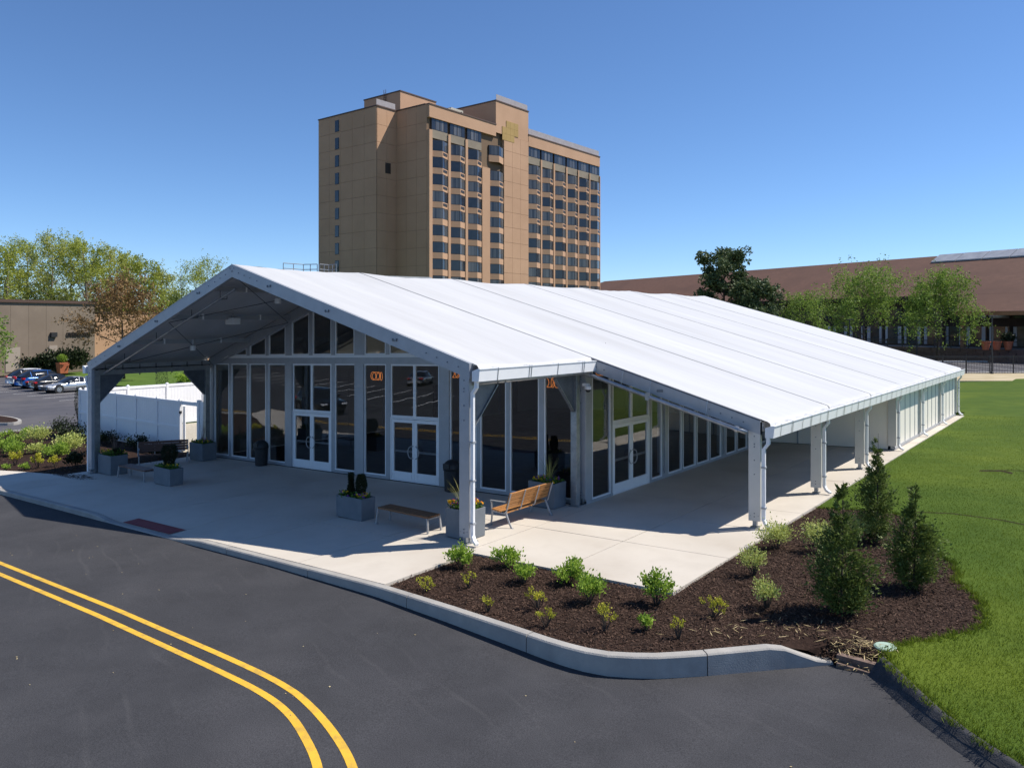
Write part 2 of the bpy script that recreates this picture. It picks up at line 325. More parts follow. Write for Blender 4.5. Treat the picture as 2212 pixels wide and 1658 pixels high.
# ------------------------------------------------------------------ pavement slabs
def sm(a, b, x): t = max(0., min(1., (x - a) / (b - a))); return t * t * (3 - 2 * t)
def dip(x, y): return -.115 * sm(-11.9, -10.3, x) * (1 - sm(-7.4, -5.8, x)) * (1 - sm(-3.2, -1.6, y))
pav = sheet('pavement', [(-19.9, -3.2), (.5, -3.2), (.5, -.46), (5.44, -.5), (5.42, 35.2), (5.0, 35.2), (4.9, 20.3), (-.1, 20.2), (-.1, 5.0), (-19.9, 5.0)], lambda x, y: SH * x - .16, JOINT)
XL = [-19.9, -17.9, -15.4, -12.85, -10.2, -7.65, -5.0, -2.27, .26, 2.84, 5.44]
def slab(x0, x1, y0, y1, name='slab', g=.010):
    x0 += g; x1 -= g; y0 += g; y1 -= g
    nx, ny = (7, 7) if y0 < -1 else (2, 2)
    X = np.linspace(x0, x1, nx); Y = np.linspace(y0, y1, ny); m = MB()
    dz = random.uniform(-.002, .002)
    m.add([(x, y, dip(x, y) + dz) for y in Y for x in X], [(j * nx + i, j * nx + i + 1, (j + 1) * nx + i + 1, (j + 1) * nx + i) for j in range(ny - 1) for i in range(nx - 1)])
    ring = [(x, y0) for x in X] + [(x1, y) for y in Y[1:]] + [(x, y1) for x in X[::-1][1:]] + [(x0, y) for y in Y[::-1][1:-1]]
    k = len(ring); m.add([(x, y, dip(x, y) + dz) for x, y in ring] + [(x, y, -.2) for x, y in ring], [(i, k + i, k + (i + 1) % k, (i + 1) % k) for i in range(k)])
    o = m.build(name, CONC, pav, shear=True); return o
YA = [-3.2, -.45, 2.2, 4.95]
for i in range(len(XL) - 3):
    for j in range(3):
        x0, x1 = XL[i], XL[i + 1]
        if i == len(XL) - 4 and j == 0: x1 = .5
        if j == 0 and i == 4:    # slab with the tactile plate cut in: split so the plate sits on its own
            slab(x0, x1, -2.72, -.45); slab(x0, x1, -3.2, -2.72)
        else: slab(x0, x1, YA[j], YA[j + 1])
YB = [-.5, 2.2, 4.95, 7.2, 9.75, 12.3, 14.85, 17.4, 20.2]
for j in range(len(YB) - 1):
    for x0, x1 in ((-.1 if YB[j] > 4.9 else .26, 2.84), (2.84, 5.44)): slab(x0, x1, YB[j], YB[j + 1])
for j in range(6): slab(5.0, 5.42, 20.2 + j * 2.5, 22.7 + j * 2.5)
m = MB(); fl = [(-19.9, -3.2), (-19.9, -.75), (-22.3, -1.3), (-24, -1.8), (-28, -3.5), (-33, -6.1), (-35, -9), (-31, -7.9), (-26, -4.85), (-22.4, -3.4)]
m.add([(x, y, gz(x)) for x, y in fl] + [(x, y, gz(x) - .2) for x, y in fl], [tuple(range(10))[::-1]] + [(i, (i + 1) % 10, 10 + (i + 1) % 10, 10 + i) for i in range(10)])
m.build('slab', CONC, pav)
# tactile plate: truncated domes
tp = empty('tactile_paving', (-8.95, -2.96, gz(-8.95) + dip(-8.95, -3)), 'dark red tactile warning plate set in the dropped kerb', 'tactile paving')
m = MB(); nx = 14
for i in range(nx):
    xa = -10.17 + 2.5 * i / nx; xb = -10.17 + 2.5 * (i + 1) / nx
    m.add([(x, y, gz(x) + dip(x, y) + .012) for x, y in ((xa, -3.19), (xb, -3.19), (xb, -2.74), (xa, -2.74))], [(0, 1, 2, 3)])
m.build('plate', RED, tp)
m = MB()
for i in range(36):
    for j in range(6):
        x = -10.12 + i * .0685; y = -3.15 + j * .073; z = gz(x) + dip(x, y) + .012
        m.add([(x - .02, y - .02, z), (x + .02, y - .02, z), (x + .02, y + .02, z), (x - .02, y + .02, z), (x, y, z + .012)], [(0, 1, 4), (1, 2, 4), (2, 3, 4), (3, 0, 4)])
o = m.build('dome', RED, tp); o['kind'] = 'stuff'
# ------------------------------------------------------------------ kerb stones
kerb = empty('kerb', (0, -3.4, rz(0))); kerb['kind'] = 'structure'
P = [Vector((x, y, 0)) for x, y in KO]; acc = [0]
for a, b in zip(P[:-1], P[1:]): acc.append(acc[-1] + (b - a).length)
def kp(s):
    s = max(0, min(acc[-1] - 1e-6, s))
    for i in range(len(P) - 1):
        if s <= acc[i + 1]: t = (s - acc[i]) / (acc[i + 1] - acc[i]); return P[i].lerp(P[i + 1], t), (P[i + 1] - P[i]).normalized()
def ksec(s):
    a, _ = kp(s); d = (kp(s + .15)[0] - kp(s - .15)[0]).normalized(); n = Vector((-d.y, d.x, 0))
    top = gz(a.x) + dip(a.x, -3.2) + .004
    if s > acc[-1] - 1.0: top = top - (kh(a.x) - .03) * sm(acc[-1] - 1.0, acc[-1], s)
    bt = rz(a.x) - .12; q = a + n * .175; top2 = top + .002
    c = .022
    return [(a.x, a.y, bt), (a.x + n.x * .008, a.y + n.y * .008, top - c), (a.x + n.x * (.008 + c), a.y + n.y * (.008 + c), top), (q.x, q.y, top2), (q.x, q.y, bt)]
s = 0.0; stones = []
while s < acc[-1] - .3:
    e = min(acc[-1], s + 3.05)
    if acc[-1] - e < .8: e = acc[-1]
    stones.append((s, e)); s = e
for s0, e0 in stones:
    m = MB(); nn = 9; V = []; sj = random.uniform(-.005, .005)
    for i in range(nn): V += [(x, y, z + sj) for x, y, z in ksec(s0 + .009 + (e0 - s0 - .018) * i / (nn - 1))]
    F = [(i * 5 + k, (i + 1) * 5 + k, (i + 1) * 5 + (k + 1) % 5, i * 5 + (k + 1) % 5) for i in range(nn - 1) for k in range(5)] + [(0, 1, 2, 3, 4), tuple((nn - 1) * 5 + k for k in (4, 3, 2, 1, 0))]
    m.add(V, F); m.build('kerbstone', KERB, kerb)
# plank and rolled asphalt kerb at the turn
m = MB(); m.bar((8.62, -1.34, .05), (9.26, -1.40, .06), .12, .12); m.bar((8.64, -1.47, -.03), (9.2, -1.54, -.03), .05, .10)
tag(m.build('timber_plank', pm('weathered_wood', (.12, .075, .055), (.20, .14, .11), 9, .85, .2, 60), bevel=.006), 'weathered brown plank edging the mulch at the end of the kerb', 'plank')
m = MB(); ak = [(9.24, -1.45), (9.42, -1.68), (9.74, -2.14), (10.2, -2.78), (10.6, -3.22), (11.3, -3.85), (12.4, -4.6), (16, -5.9), (40, -8.3)]
V = []
for i, (x, y) in enumerate(ak):
    a = Vector(ak[max(0, i - 1)]); b = Vector(ak[min(len(ak) - 1, i + 1)]); d = (b - a).normalized(); n = Vector((-d.y, d.x))
    zt = SH * x - .02; zb = rz(x) - .01
    for k, (o_, z) in enumerate(((-.20, zb - .02), (-.13, zb + .05), (-.06, zt - .10), (-.01, zt - .02), (.06, zt + .01), (.12, zt - .06))): V.append((x + n.x * o_, y + n.y * o_, z))
m.add(V, [(i * 6 + k, (i + 1) * 6 + k, (i + 1) * 6 + k + 1, i * 6 + k + 1) for i in range(len(ak) - 1) for k in range(5)])
o = m.build('asphalt_kerb', pm('black_asphalt', (.028, .029, .033), (.05, .05, .055), 8, .9, .5, 50), smooth=True); o['kind'] = 'structure'
for p in o.data.polygons: pass
# ------------------------------------------------------------------ painted lines
def ribbon(name, pts, wd, zf, mat):
    pts = [Vector((x, y)) for x, y in pts]; V = []
    for i, p in enumerate(pts):
        d = (pts[min(i + 1, len(pts) - 1)] - pts[max(i - 1, 0)]).normalized(); n = Vector((-d.y, d.x)) * wd / 2
        V += [(p.x + n.x, p.y + n.y, zf(p.x)), (p.x - n.x, p.y - n.y, zf(p.x))]
    m = MB(); m.add(V, [(2 * i, 2 * i + 1, 2 * i + 3, 2 * i + 2) for i in range(len(pts) - 1)]); return m
def smoothline(pts, n=8):
    out = []
    for i in range(len(pts) - 1):
        p0, p1, p2, p3 = pts[max(0, i - 1)], pts[i], pts[i + 1], pts[min(len(pts) - 1, i + 2)]
        for k in range(n):
            t = k / n; out.append(tuple(.5 * (2 * p1[j] + (p2[j] - p0[j]) * t + (2 * p0[j] - 5 * p1[j] + 4 * p2[j] - p3[j]) * t * t + (3 * p1[j] - p0[j] - 3 * p2[j] + p3[j]) * t ** 3) for j in (0, 1)))
    return out + [pts[-1]]
y1 = [(-70, -7.3)] + [(x, -6.80) for x in np.arange(-26, 1.9, 3)] + [(2.27, -6.86), (3.1, -7.03), (4.0, -7.34), (4.78, -7.72), (5.7, -8.35), (6.8, -9.5), (7.6, -11.5), (8, -14), (8, -30)]
y2 = [(-70, -7.65)] + [(x, -7.16) for x in np.arange(-26, 1.9, 3)] + [(2.2, -7.2), (3.0, -7.34), (3.75, -7.62), (4.45, -7.98), (5.3, -8.6), (6.35, -9.8), (7.15, -11.6), (7.55, -14), (7.55, -30)]
for pts, lb in ((y1, 'yellow centre line nearer the pavement, curving round the bend'), (y2, 'yellow centre line farther from the pavement, curving round the bend')):
    tag(ribbon('road_line', smoothline(pts), .115, lambda x: rz(x) + .004, YEL).build('road_line', YEL), lb, 'road marking', 'double yellow centre line')
zl = rz(-50) + .009
for i in range(9):
    x = -53.8 - 3.05 * i
    if i < 9: tag(ribbon('parking_line', [(x, 13.1), (x - .5, 18.6)], .11, lambda q: zl, WHTP).build('parking_line', WHTP), ('white stall line, %s of those left of the silver coupe' % ['first', 'second', 'third', 'fourth', 'fifth', 'sixth'][i - 3]) if i >= 3 else ('white stall line on empty asphalt, %s from the fence' % ['first', 'second', 'third'][i]), 'road marking', 'white stall lines in the lot')
for i in range(12):      # rows across the drive, mirrored in the glass front
    t = i / 11; x = -28.5 - 38 * t; y = -16.5 - 10 * t
    tag(ribbon('parking_line', [(x, y), (x - 3.4, y - 8.5)], .22, lambda q: rz(q) + .005, WHTP).build('parking_line', WHTP), 'white stall line across the drive, %s in its row, mirrored in the glass' % ['first', 'second', 'third', 'fourth', 'fifth', 'sixth', 'seventh', 'eighth', 'ninth', 'tenth', 'eleventh', 'twelfth'][i], 'road marking', 'white stall lines across the drive')
# ================================================================== the clear-span tent
XR, RH, MS, TW, TL = -9.675, 7.318, .3147, 19.35, 5.075
FY = [0, 5.1, 10.1, 15.1, 20.1, 25.1, 30.1, 35.1]
def zr(x): return RH - MS * abs(x - XR)
tent = empty('event_tent', (XR, 17.5, gz(XR)), 'long white clear-span tent with glazed front and open gable canopy', 'tent')
def T(m, name, mat, parent=tent, **k): return m.build(name, mat, parent, shear=True, **k)
# ---- roof membrane, one panel per bay and slope
def roofpanel(y0, y1, xe, seed):
    nx, ny = 90, 28; sg = 1 if xe > XR else -1; rs = np.random.default_rng(seed); ph = rs.uniform(0, 6, 8)
    V = []
    for i in range(nx + 1):
        u = i / nx; x = XR + (xe - XR) * u
        for j in range(ny + 1):
            v = j / ny; y = y0 + .035 + (y1 - y0 - .07) * v; b = math.sin(math.pi * v)
            z = zr(x) - (.045 * (1 - u) + .03) * b ** 1.2 * (1 if u > .001 else 1.0)
            z += .010 * b * math.sin(ph[0] + 34 * v + 3 * u) * (.4 + .6 * math.sin(ph[1] + 3 * u)) + .010 * b * math.sin(ph[2] + 5 * u * 2 + 6 * v)
            z += .014 * math.exp(-((v - .1) / .07) ** 2) * math.sin(ph[3] + 9 * u) * b + .007 * math.exp(-(min(v, 1 - v) / .10) ** 2) * math.sin(ph[5] + 55 * u + 14 * v) * math.sin(ph[6] + 7 * u) * min(1, 30 * v, 30 * (1 - v))
            V.append((x, y, z))
    k = (nx + 1) * (ny + 1)
    for (dx, dz) in ((.035, -.03), (.055, -.075), (.055, -.13)):
        for j in range(ny + 1):
            v = j / ny; V.append((xe + sg * (dx + .006 * math.sin(20 * v + ph[4])), y0 + .035 + (y1 - y0 - .07) * v, zr(xe) - .03 * math.sin(math.pi * v) ** 1.2 + dz))
    F = [(i * (ny + 1) + j, (i + 1) * (ny + 1) + j, (i + 1) * (ny + 1) + j + 1, i * (ny + 1) + j + 1) for i in range(nx + 3) for j in range(ny)]
    if sg < 0: F = [q[::-1] for q in F]
    m = MB(); m.add(V, F); T(m, 'roof_panel', FABR, smooth=True)
for i in range(7):
    roofpanel(FY[i], FY[i + 1], .16 if i == 0 else TL + .16, 10 + i)
    roofpanel(FY[i], FY[i + 1], -TW - .16, 30 + i)
# ---- frames
for i, y in enumerate(FY):
    xr_ = .02 if i == 0 else TL
    for sg, xe in ((-1, -TW - .02), (1, xr_)):
        m = MB(); t = .36
        m.prism([(XR, zr(XR) - .035), (xe, zr(xe) - .035), (xe, zr(xe) - .035 - t + .03), (XR, zr(XR) - .035 - t)], 'y', y - .062 + .001 * sg, y + .062)
        if i == 0: m.prism([(XR, zr(XR) - .0), (xe, zr(xe) - .0), (xe, zr(xe) - .034), (XR, zr(XR) - .034)], 'y', y - .07, y + .03)
        T(m, 'rafter', ALU)
        m = MB(); z0 = .0 if i == 0 else .018
        for q in range(12):
            a = XR + (xe - XR) * q / 12 + .0; b = XR + (xe - XR) * (q + 1) / 12
            m.add([(a, y - .040, zr(a) + .004), (b, y - .040, zr(b) + .004), (b, y + .040, zr(b) + .004), (a, y + .040, zr(a) + .004), (a, y - .040, zr(a) - .06), (b, y - .040, zr(b) - .06), (b, y + .040, zr(b) - .06), (a, y + .040, zr(a) - .06)], [(0, 1, 2, 3), (0, 4, 5, 1), (3, 2, 6, 7)])
        if i: T(m, 'keder_rail', ALUD)
    posts = [(-TW + .0, -TW + .30)] + [(-.30, 0.0)] + ([(TL - .30, TL)] if i else [])
    for k, (xa, xb) in enumerate(posts):
        if 1 < i < 7 and k == 1 and i > 4: continue
        m = MB(); xo = xa if k == 0 else xb
        top = zr(xo) - .05; xi = xb if k == 0 else xa; zi = zr(xi) - .30
        m.prism([(xa, .17), (xb, .17), (xb, (zi if k == 0 else top)), (xa, (top if k == 0 else zi))], 'y', y - .060, y + .060)
        p = T(m, 'post', ALU if k < 2 or i == 0 else pm('post_alu%d' % i, (.56, .55, .52), (.60, .59, .56), 3, .45, metal=.2), bevel=.004)
        m = MB(); xc = (xa + xb) / 2
        m.box(xc - .05, xc + .05, y - .045, y + .045, .05, .169); m.box(xc - .10, xc + .10, y - .09, y + .09, .004, .03); T(m, 'base_plate', STEEL, p)
        if i in (0, 1, 2, 3):
            for dx, z in ((0, .28), (0, .36), (-.1, .30), (.1, .30), (-.06, top - .36), (-.06, top - .55), (-.06, top - .62), (-.06, top - .95), (-.06, top - 1.3)):
                m = MB(); sg = -1 if k == 0 else 1; r = .016 if abs(dx) < .09 else .009
                m.tube([(xc + (dx if z < 1 else .0) * sg, y - .060, z), (xc + (dx if z < 1 else .0) * sg, y - .074, z)], r, 6); T(m, 'bolt', BOLT, p)
# bolts and hook plates on the open gable
m = MB()
for x, dz in [(XR + d, -.10 - .0 * d) for d in (-.1, .1)] + [(XR, -.22)] + [(XR + s * d, -.19) for s in (-1, 1) for d in (.35, .65, .95, 1.3)] + [(XR + s * d, -.19) for s in (-1, 1) for d in (8.3, 8.65, 9.0, 9.35)]:
    z = zr(x) + dz; m = MB(); m.tube([(x, -.062, z), (x, -.078, z)], .026 if dz < -.2 and x == XR else .017, 6); T(m, 'bolt', BOLT)
for x in (XR - 1.9, XR + 1.9, XR - 4.55, XR + 4.55, XR - 7.2, XR + 7.2):
    m = MB(); z = zr(x) - .21; m.box(x - .07, x + .07, -.075, -.062, z - .025, z + .025)
    for d in (-.07, .07): m.box(x + d - .012, x + d + .012, -.09, -.0625, z - .01, z + .05)
    T(m, 'hook_plate', BOLT)
for x in (2.35,):
    m = MB(); z = zr(x) - .2; m.box(x - .09, x + .09, 5.02, 5.036, z - .04, z + .03); T(m, 'hook_plate', BOLT)
for x in (.35, .62, 3.75, 4.05, 4.35, 4.65):
    m = MB(); z = zr(x) - .2; m.tube([(x, 5.04, z), (x, 5.022, z)], .018, 6); T(m, 'bolt', BOLT)
# ---- purlins, cables, pipes under the canopy
for x in (XR, XR - 1.4, XR - 4.03, XR - 6.66, XR + 1.4, XR + 4.03, XR + 6.66):
    m = MB(); z = zr(x) - .22; m.box(x - .05, x + .05, .064, 5.036, z - .09, z + .07); p = T(m, 'purlin', ALU)
    for y in (1.35, 3.7):
        m = MB(); m.box(x - .056, x + .056, y - .03, y + .03, z - .096, z + .11); T(m, 'purlin_clip', WHT, p)
for i in (1, 2, 3):
    for x in (1.9, 3.6):
        m = MB(); z = zr(x) - .22; m.box(x - .05, x + .05, FY[i] + .064, FY[i + 1] - .064, z - .09, z + .07); T(m, 'purlin', ALU)
for x0, x1 in ((XR, -13.7), (-13.7, XR), (-13.7, -19.0), (-19.0, -13.7), (XR, -5.65), (-5.65, XR), (-5.65, -.4), (-.4, -5.65)):
    m = MB(); m.tube([(x0, .10, zr(x0) - .42), (x1, 5.0, zr(x1) - .42)], .011, 5); T(m, 'brace_cable', BLK)
m = MB(); m.tube([(-18.75, .30, zr(-18.75) - .62), (XR - .35, .30, zr(XR - .35) - .62)], .042, 8); p = T(m, 'cable_pipe', STEEL)
for x in (-17.2, -14.9, -12.6, -10.9):
    m = MB(); z = zr(x) - .62; m.tube([(x, .30, z), (x, .30, z + .26)], .012, 5); m.tube([(x, .30, z - .02), (x + .32, .34, z - .02), (x + .32, .34, z + .06)], .015, 5); T(m, 'pipe_hanger', BLK, p)
m = MB(); m.tube([(-18.9, 4.86, zr(-18.9) - .55), (-6, 4.86, zr(-18.9) - .55 + MS * 0 + (zr(-11) - zr(-18.9)) * 0)], .001, 4)
m = MB(); m.tube([(-18.6, 4.90, zr(-18.6) - .50), (XR - .2, 4.90, zr(XR - .2) - .50)], .03, 6); T(m, 'cable_pipe', ALU)
m = MB(); m.tube([(.06, .12, 3.80), (.06, 4.75, 3.80), (.10, 4.88, 3.79), (.30, 4.90, 3.72), (4.55, 4.90, 2.43), (4.80, 4.92, 2.37)], .058, 10); p = T(m, 'steel_pipe', STEEL, smooth=True)
for a, b in (((.16, 4.89, 3.77), (.26, 4.90, 3.74)), ((4.5, 4.90, 2.445), (4.58, 4.90, 2.42))):
    m = MB(); m.tube([a, b], .085, 10); T(m, 'pipe_collar', STEEL, p)
for q in (.9, 1.2, 3.2):
    m = MB(); m.tube([(.06, q - .02, 3.80), (.06, q + .02, 3.80)], .072, 10); m.box(.045, .075, q - .015, q + .015, 3.84, 3.96); T(m, 'pipe_clamp', STEEL, p)
for q in (.42, .22, .8):
    x = .3 + 4.25 * q; z = 3.72 - 1.29 * q; m = MB(); m.tube([(x, 4.90, z), (x + .02, 4.98, z + .42)], .012, 5)
    if q == .42: m.box(x - .08, x + .05, 4.84, 4.96, z - .09, z + .10)
    T(m, 'pipe_hanger', STEEL, p)
# ---- portal bracing between the first two frames on both eaves
for xa, xb, s in ((-TW + .06, -TW + .26, 1), (-.30, -.10, 1)):
    for ya, yb in ((.09, .29), (4.72, 4.92)):
        m = MB(); m.box(xa, xb, ya, yb, .03, 3.76); T(m, 'portal_post', STEEL, bevel=.006)
        m = MB(); m.box(xa - .06, xb + .06, ya - .02, yb + .04, .002, .028); T(m, 'base_plate', STEEL)
    m = MB(); m.box(xa, xb, .09, 4.92, 3.762, 3.95); T(m, 'portal_beam', STEEL)
    for y0, sg in ((.29, 1), (4.72, -1)):
        m = MB(); xm = (xa + xb) / 2
        pl = [(y0, 3.76), (y0 + sg * .95, 3.76), (y0 + sg * .95, 3.70), (y0 + sg * .04, 2.72), (y0, 2.72)]
        m.prism(pl if sg > 0 else pl[::-1], 'x', xm - .008, xm + .008); g = T(m, 'gusset_plate', pm('gusset%d%d' % (int(abs(xa)), sg + 1), (.12, .135, .155), (.17, .185, .205), 4, .5, metal=.5))
        m = MB(); m.bar((xm, y0 + sg * .95, 3.69), (xm, y0 + sg * .02, 2.70), .10, .025, (0, 0, 1)); T(m, 'gusset_flange', STEEL, g)
# eave valance beams
m = MB(); m.box(-TW + .02, -TW + .10, .064, 5.036, 3.96, 4.16); T(m, 'eave_beam', ALU)
m = MB(); m.box(-.08, 0, .064, 5.036, 3.96, 4.20); T(m, 'eave_beam', ALU)
for i in range(1, 7):
    m = MB(); m.box(TL - .09, TL - .01, FY[i] + .064, FY[i + 1] - .064, zr(TL) - .30, zr(TL) - .08); T(m, 'eave_beam', WHT)
m = MB()
for k in range(7):
    m = MB(); y = .55 + k * .68; m.box(-TW + .10, -TW + .13, y - .02, y + .02, 3.70, 4.14); T(m, 'valance_strap', ALUD)
m = MB(); m.tube([(-TW + .16, .1, 3.98), (-TW + .16, 5.0, 3.98)], .018, 6); T(m, 'valance_rod', BLK)
# ---- gutters
def gutter(xe, y0, y1, sg, spacing):
    z = zr(xe - .0 if sg > 0 else xe) ; pr = [(0, -.16), (.17, -.10), (.235, -.10), (.235, -.125), (.205, -.40), (.0, -.40)]
    m = MB(); pl = [(xe + sg * (.03 + a), z + b) for a, b in pr]; m.prism(pl if sg < 0 else pl[::-1], 'y', y0 - .10, y1 + .12); g = T(m, 'gutter', WHT)
    n = int((y1 - y0) / spacing)
    for k in range(n):
        y = y0 + (k + .5) * (y1 - y0) / n + random.uniform(-.08, .08); m = MB()
        for dy in (-.045, .045) if k % 2 else (0,):
            m.add([(xe + sg * (.03 + a), y + dy + e, z + b) for e in (-.012, .012) for a, b in ((.05, -.075), (.240, -.092), (.243, -.125), (.212, -.405))], [(0, 1, 5, 4), (1, 2, 6, 5), (2, 3, 7, 6)])
        T(m, 'gutter_bracket', STEEL, g)
    m = MB(); m.box(xe + sg * .265, xe + sg * .275, y0 - .09, y1 + .11, z - .135, z - .115); T(m, 'gutter_lip', ALU, g)
gutter(.10, FY[0], FY[1] - .12, 1, 1.0); gutter(TL + .10, FY[1], FY[7], 1, .8); gutter(-TW - .10, FY[0], FY[7], -1, 2.0)
# ---- downspouts
def spout(x, y, zt, kick=True):
    m = MB()
    for a, b in (((x + .17, y, zt - .35), (x + .17, y, zt - .56)), ((x + .18, y, zt - .53), (x + .05, y, zt - .70)), ((x + .055, y, zt - .66), (x + .055, y, .22)), ((x + .05, y, .25), (x + .13, y - .03, .12)), ((x + .11, y - .02, .13), (x + .26, y - .09, .06))):
        m.bar(a, b, .088, .07, (0, 1, 0) if abs(a[2] - b[2]) > .2 else (0, 0, 1))
    d = T(m, 'downspout', WHT, bevel=.006)
    for z in (.5, 1.5, 2.4):
        if z < zt - 1: m = MB(); m.box(x, x + .115, y - .058, y + .058, z, z + .04); T(m, 'downspout_strap', ALU, d)
spout(.03, -.02, zr(.1)); spout(TL + .03, 5.04, zr(TL + .1))
for y in FY[2:]: spout(TL + .03, y - .02, zr(TL + .1))
m = MB(); m.bar((-TW - .2, 0, 3.75), (-TW - .2, 0, 3.5), .1, .1); m.bar((-TW - .2, 0, 3.5), (-TW - .06, 0, 3.3), .1, .1); m.bar((-TW - .06, 0, 3.3), (-TW - .06, 0, .06), .1, .1); T(m, 'downspout', WHT)
# ---- glazing
def P2(ax, c, u, z, d=0.0): return (u, c + d, z) if ax == 'y' else (c + d, u, z)
def window(ax, c, a0, a1, z0, z1, gl=GLASS, fw=.045, name='window'):
    m = MB(); m.frame(ax, c, a0, a1, z0, z1, fw, .07); w_ = T(m, name, WHT)
    m = MB(); pts = [P2(ax, c, a0 + fw - .004, z0 + fw - .004), P2(ax, c, a1 - fw + .004, z0 + fw - .004), P2(ax, c, a1 - fw + .004, z1 - fw + .004), P2(ax, c, a0 + fw - .004, z1 - fw + .004)]
    m.add(pts, [(0, 1, 2, 3)]); m.f = [q for q in m.f]; T(m, 'pane', gl, w_); return w_
def mullion(ax, c, a0, a1, z0, z1, dp=.10):
    m = MB()
    if ax == 'y': m.box(a0, a1, c - dp / 2, c + dp / 2, z0, z1)
    else: m.box(c - dp / 2, c + dp / 2, a0, a1, z0, z1)
    return T(m, 'mullion', ALU)
def door(ax, c, a0, a1, hinge_left, out):        # one leaf; out: direction of the pull side (+1/-1 along the wall normal)
    z0, z1 = .02, 2.12; m = MB(); st = .105
    m.frame(ax, c, a0, a1, z0, z1, st, .06, bot=.30, top=.11); d = T(m, 'door', WHT)
    m = MB(); pts = [P2(ax, c, a0 + st, z0 + .30), P2(ax, c, a1 - st, z0 + .30), P2(ax, c, a1 - st, z1 - .11), P2(ax, c, a0 + st, z1 - .11)]; m.add(pts, [(0, 1, 2, 3)]); T(m, 'pane', DGLASS, d)
    m = MB(); e = out * .034; m.frame(ax, c + e, a0 + .13, a1 - .13, z0 + .06, z0 + .24, .018, .012); T(m, 'kick_panel', WHT, d)
    m = MB(); i_ = -out * .06
    if ax == 'y': m.box(a0 + .06, a1 - .06, c + i_ - .02, c + i_ + .02, .98, 1.05)
    else: m.box(c + i_ - .02, c + i_ + .02, a0 + .06, a1 - .06, .98, 1.05)
    T(m, 'push_bar', ALU, d)
    ac = a1 - .05 if hinge_left else a0 + .05; sg = -1 if hinge_left else 1; pts = []
    for k in range(13):
        t = math.pi * (k / 12) - math.pi / 2; pts.append(P2(ax, c, ac + sg * .20 * math.cos(t) ** .8 if k not in (0, 12) else ac, 1.02 + .21 * math.sin(t), out * (.09 if k not in (0, 12) else .03)))
    m = MB(); m.tube(pts, .017, 7); T(m, 'handle', BFRAME, d, smooth=True)
    ah = a0 if hinge_left else a1
    for z in (.2, 1.05, 1.9):
        m = MB(); m.tube([P2(ax, c, ah, z - .06, out * .045), P2(ax, c, ah, z + .06, out * .045)], .02, 6); T(m, 'hinge', WHT, d)
def doorset(ax, c, a0, a1, zt, out):
    mid = (a0 + a1) / 2
    m = MB(); m.frame(ax, c, a0 - .055, a1 + .055, .0, 2.185, .05, .09, bot=.012); T(m, 'door_frame', WHT)
    door(ax, c, a0, mid - .004, True, out); door(ax, c, mid + .004, a1, False, out)
    window(ax, c, a0 - .05, mid - .0, 2.19, zt, fw=.06); window(ax, c, mid + .001, a1 + .05, 2.19, zt, fw=.06)
GY = 5.1; ZT = 4.02
cells = [(-18.97, -17.88), (-17.69, -16.54), (-16.39, -15.26), (-15.08, -13.96), 'D-13.46', (-10.99, -9.86), (-9.37, -8.25), 'D-7.97', (-5.24, -4.1), (-3.95, -2.9), (-2.76, -1.65), (-1.47, -.42)]
for c_ in cells:
    if isinstance(c_, str): x0 = float(c_[1:]); doorset('y', GY, x0, x0 + 2.22, ZT, -1)
    else: window('y', GY, c_[0], c_[1], .10, ZT)
for a, b in ((-19.03, -18.975), (-17.875, -17.695), (-16.535, -16.395), (-15.255, -15.085), (-13.955, -13.525), (-11.175, -10.995), (-9.855, -9.375), (-8.245, -8.035), (-5.685, -5.245), (-4.095, -3.955), (-2.895, -2.765), (-1.645, -1.475), (-.415, -.305)):
    mullion('y', GY, a, b, .0, ZT, .16 if b - a > .25 else .09)
m = MB()
for a, b in ((-18.97, -13.53), (-10.99, -8.04), (-5.24, -.42)): m = MB(); m.box(a, b, GY - .06, GY + .06, .0, .099); T(m, 'sill', ALU)
m = MB(); m.box(-19.04, -.31, GY - .085, GY + .062, 4.022, 4.25); T(m, 'transom_beam', ALU)
m = MB(); m.box(-18.7, -.6, GY - .06, GY + .05, 4.252, 4.345); T(m, 'transom_sill', WHT)
up = [(-17.63, -16.59), (-16.38, -15.27), (-15.07, -13.97), (-13.57, -12.49), (-12.29, -11.19), (-10.98, -9.90), (-9.36, -8.26), (-8.08, -6.98), (-6.72, -5.72), (-5.27, -4.2), (-4.0, -2.95), (-2.75, -1.75)]
for a, b in up:
    za, zb = zr(a) - .44, zr(b) - .44; z0 = 4.35; fw = .05
    if min(za, zb) < z0 + .02:
        if za < zb: a = a + max(0, (z0 + .03 - za) / MS); za = zr(a) - .44
        else: b = b - max(0, (z0 + .03 - zb) / MS); zb = zr(b) - .44
    m = MB()
    def q4(u0, u1, w00, w01, w10, w11): m.hexa([(u0, GY - .035, w00), (u1, GY - .035, w10), (u1, GY + .035, w10), (u0, GY + .035, w00), (u0, GY - .035, w01), (u1, GY - .035, w11), (u1, GY + .035, w11), (u0, GY + .035, w01)])
    sl = (zb - za) / (b - a); zA = za + sl * fw; zB = zb - sl * fw
    q4(a, a + fw, z0, za, z0, zA); q4(b - fw, b, z0, zB, z0, zb); q4(a + fw, b - fw, z0, z0 + fw, z0, z0 + fw); q4(a + fw, b - fw, zA - fw, zA, zB - fw, zB)
    w_ = T(m, 'window', WHT); m = MB()
    m.add([(a + fw - .004, GY, z0 + fw - .004), (b - fw + .004, GY, z0 + fw - .004), (b - fw + .004, GY, zB - fw + .004), (a + fw - .004, GY, zA - fw + .004)], [(0, 1, 2, 3)]); T(m, 'pane', GLASS, w_)
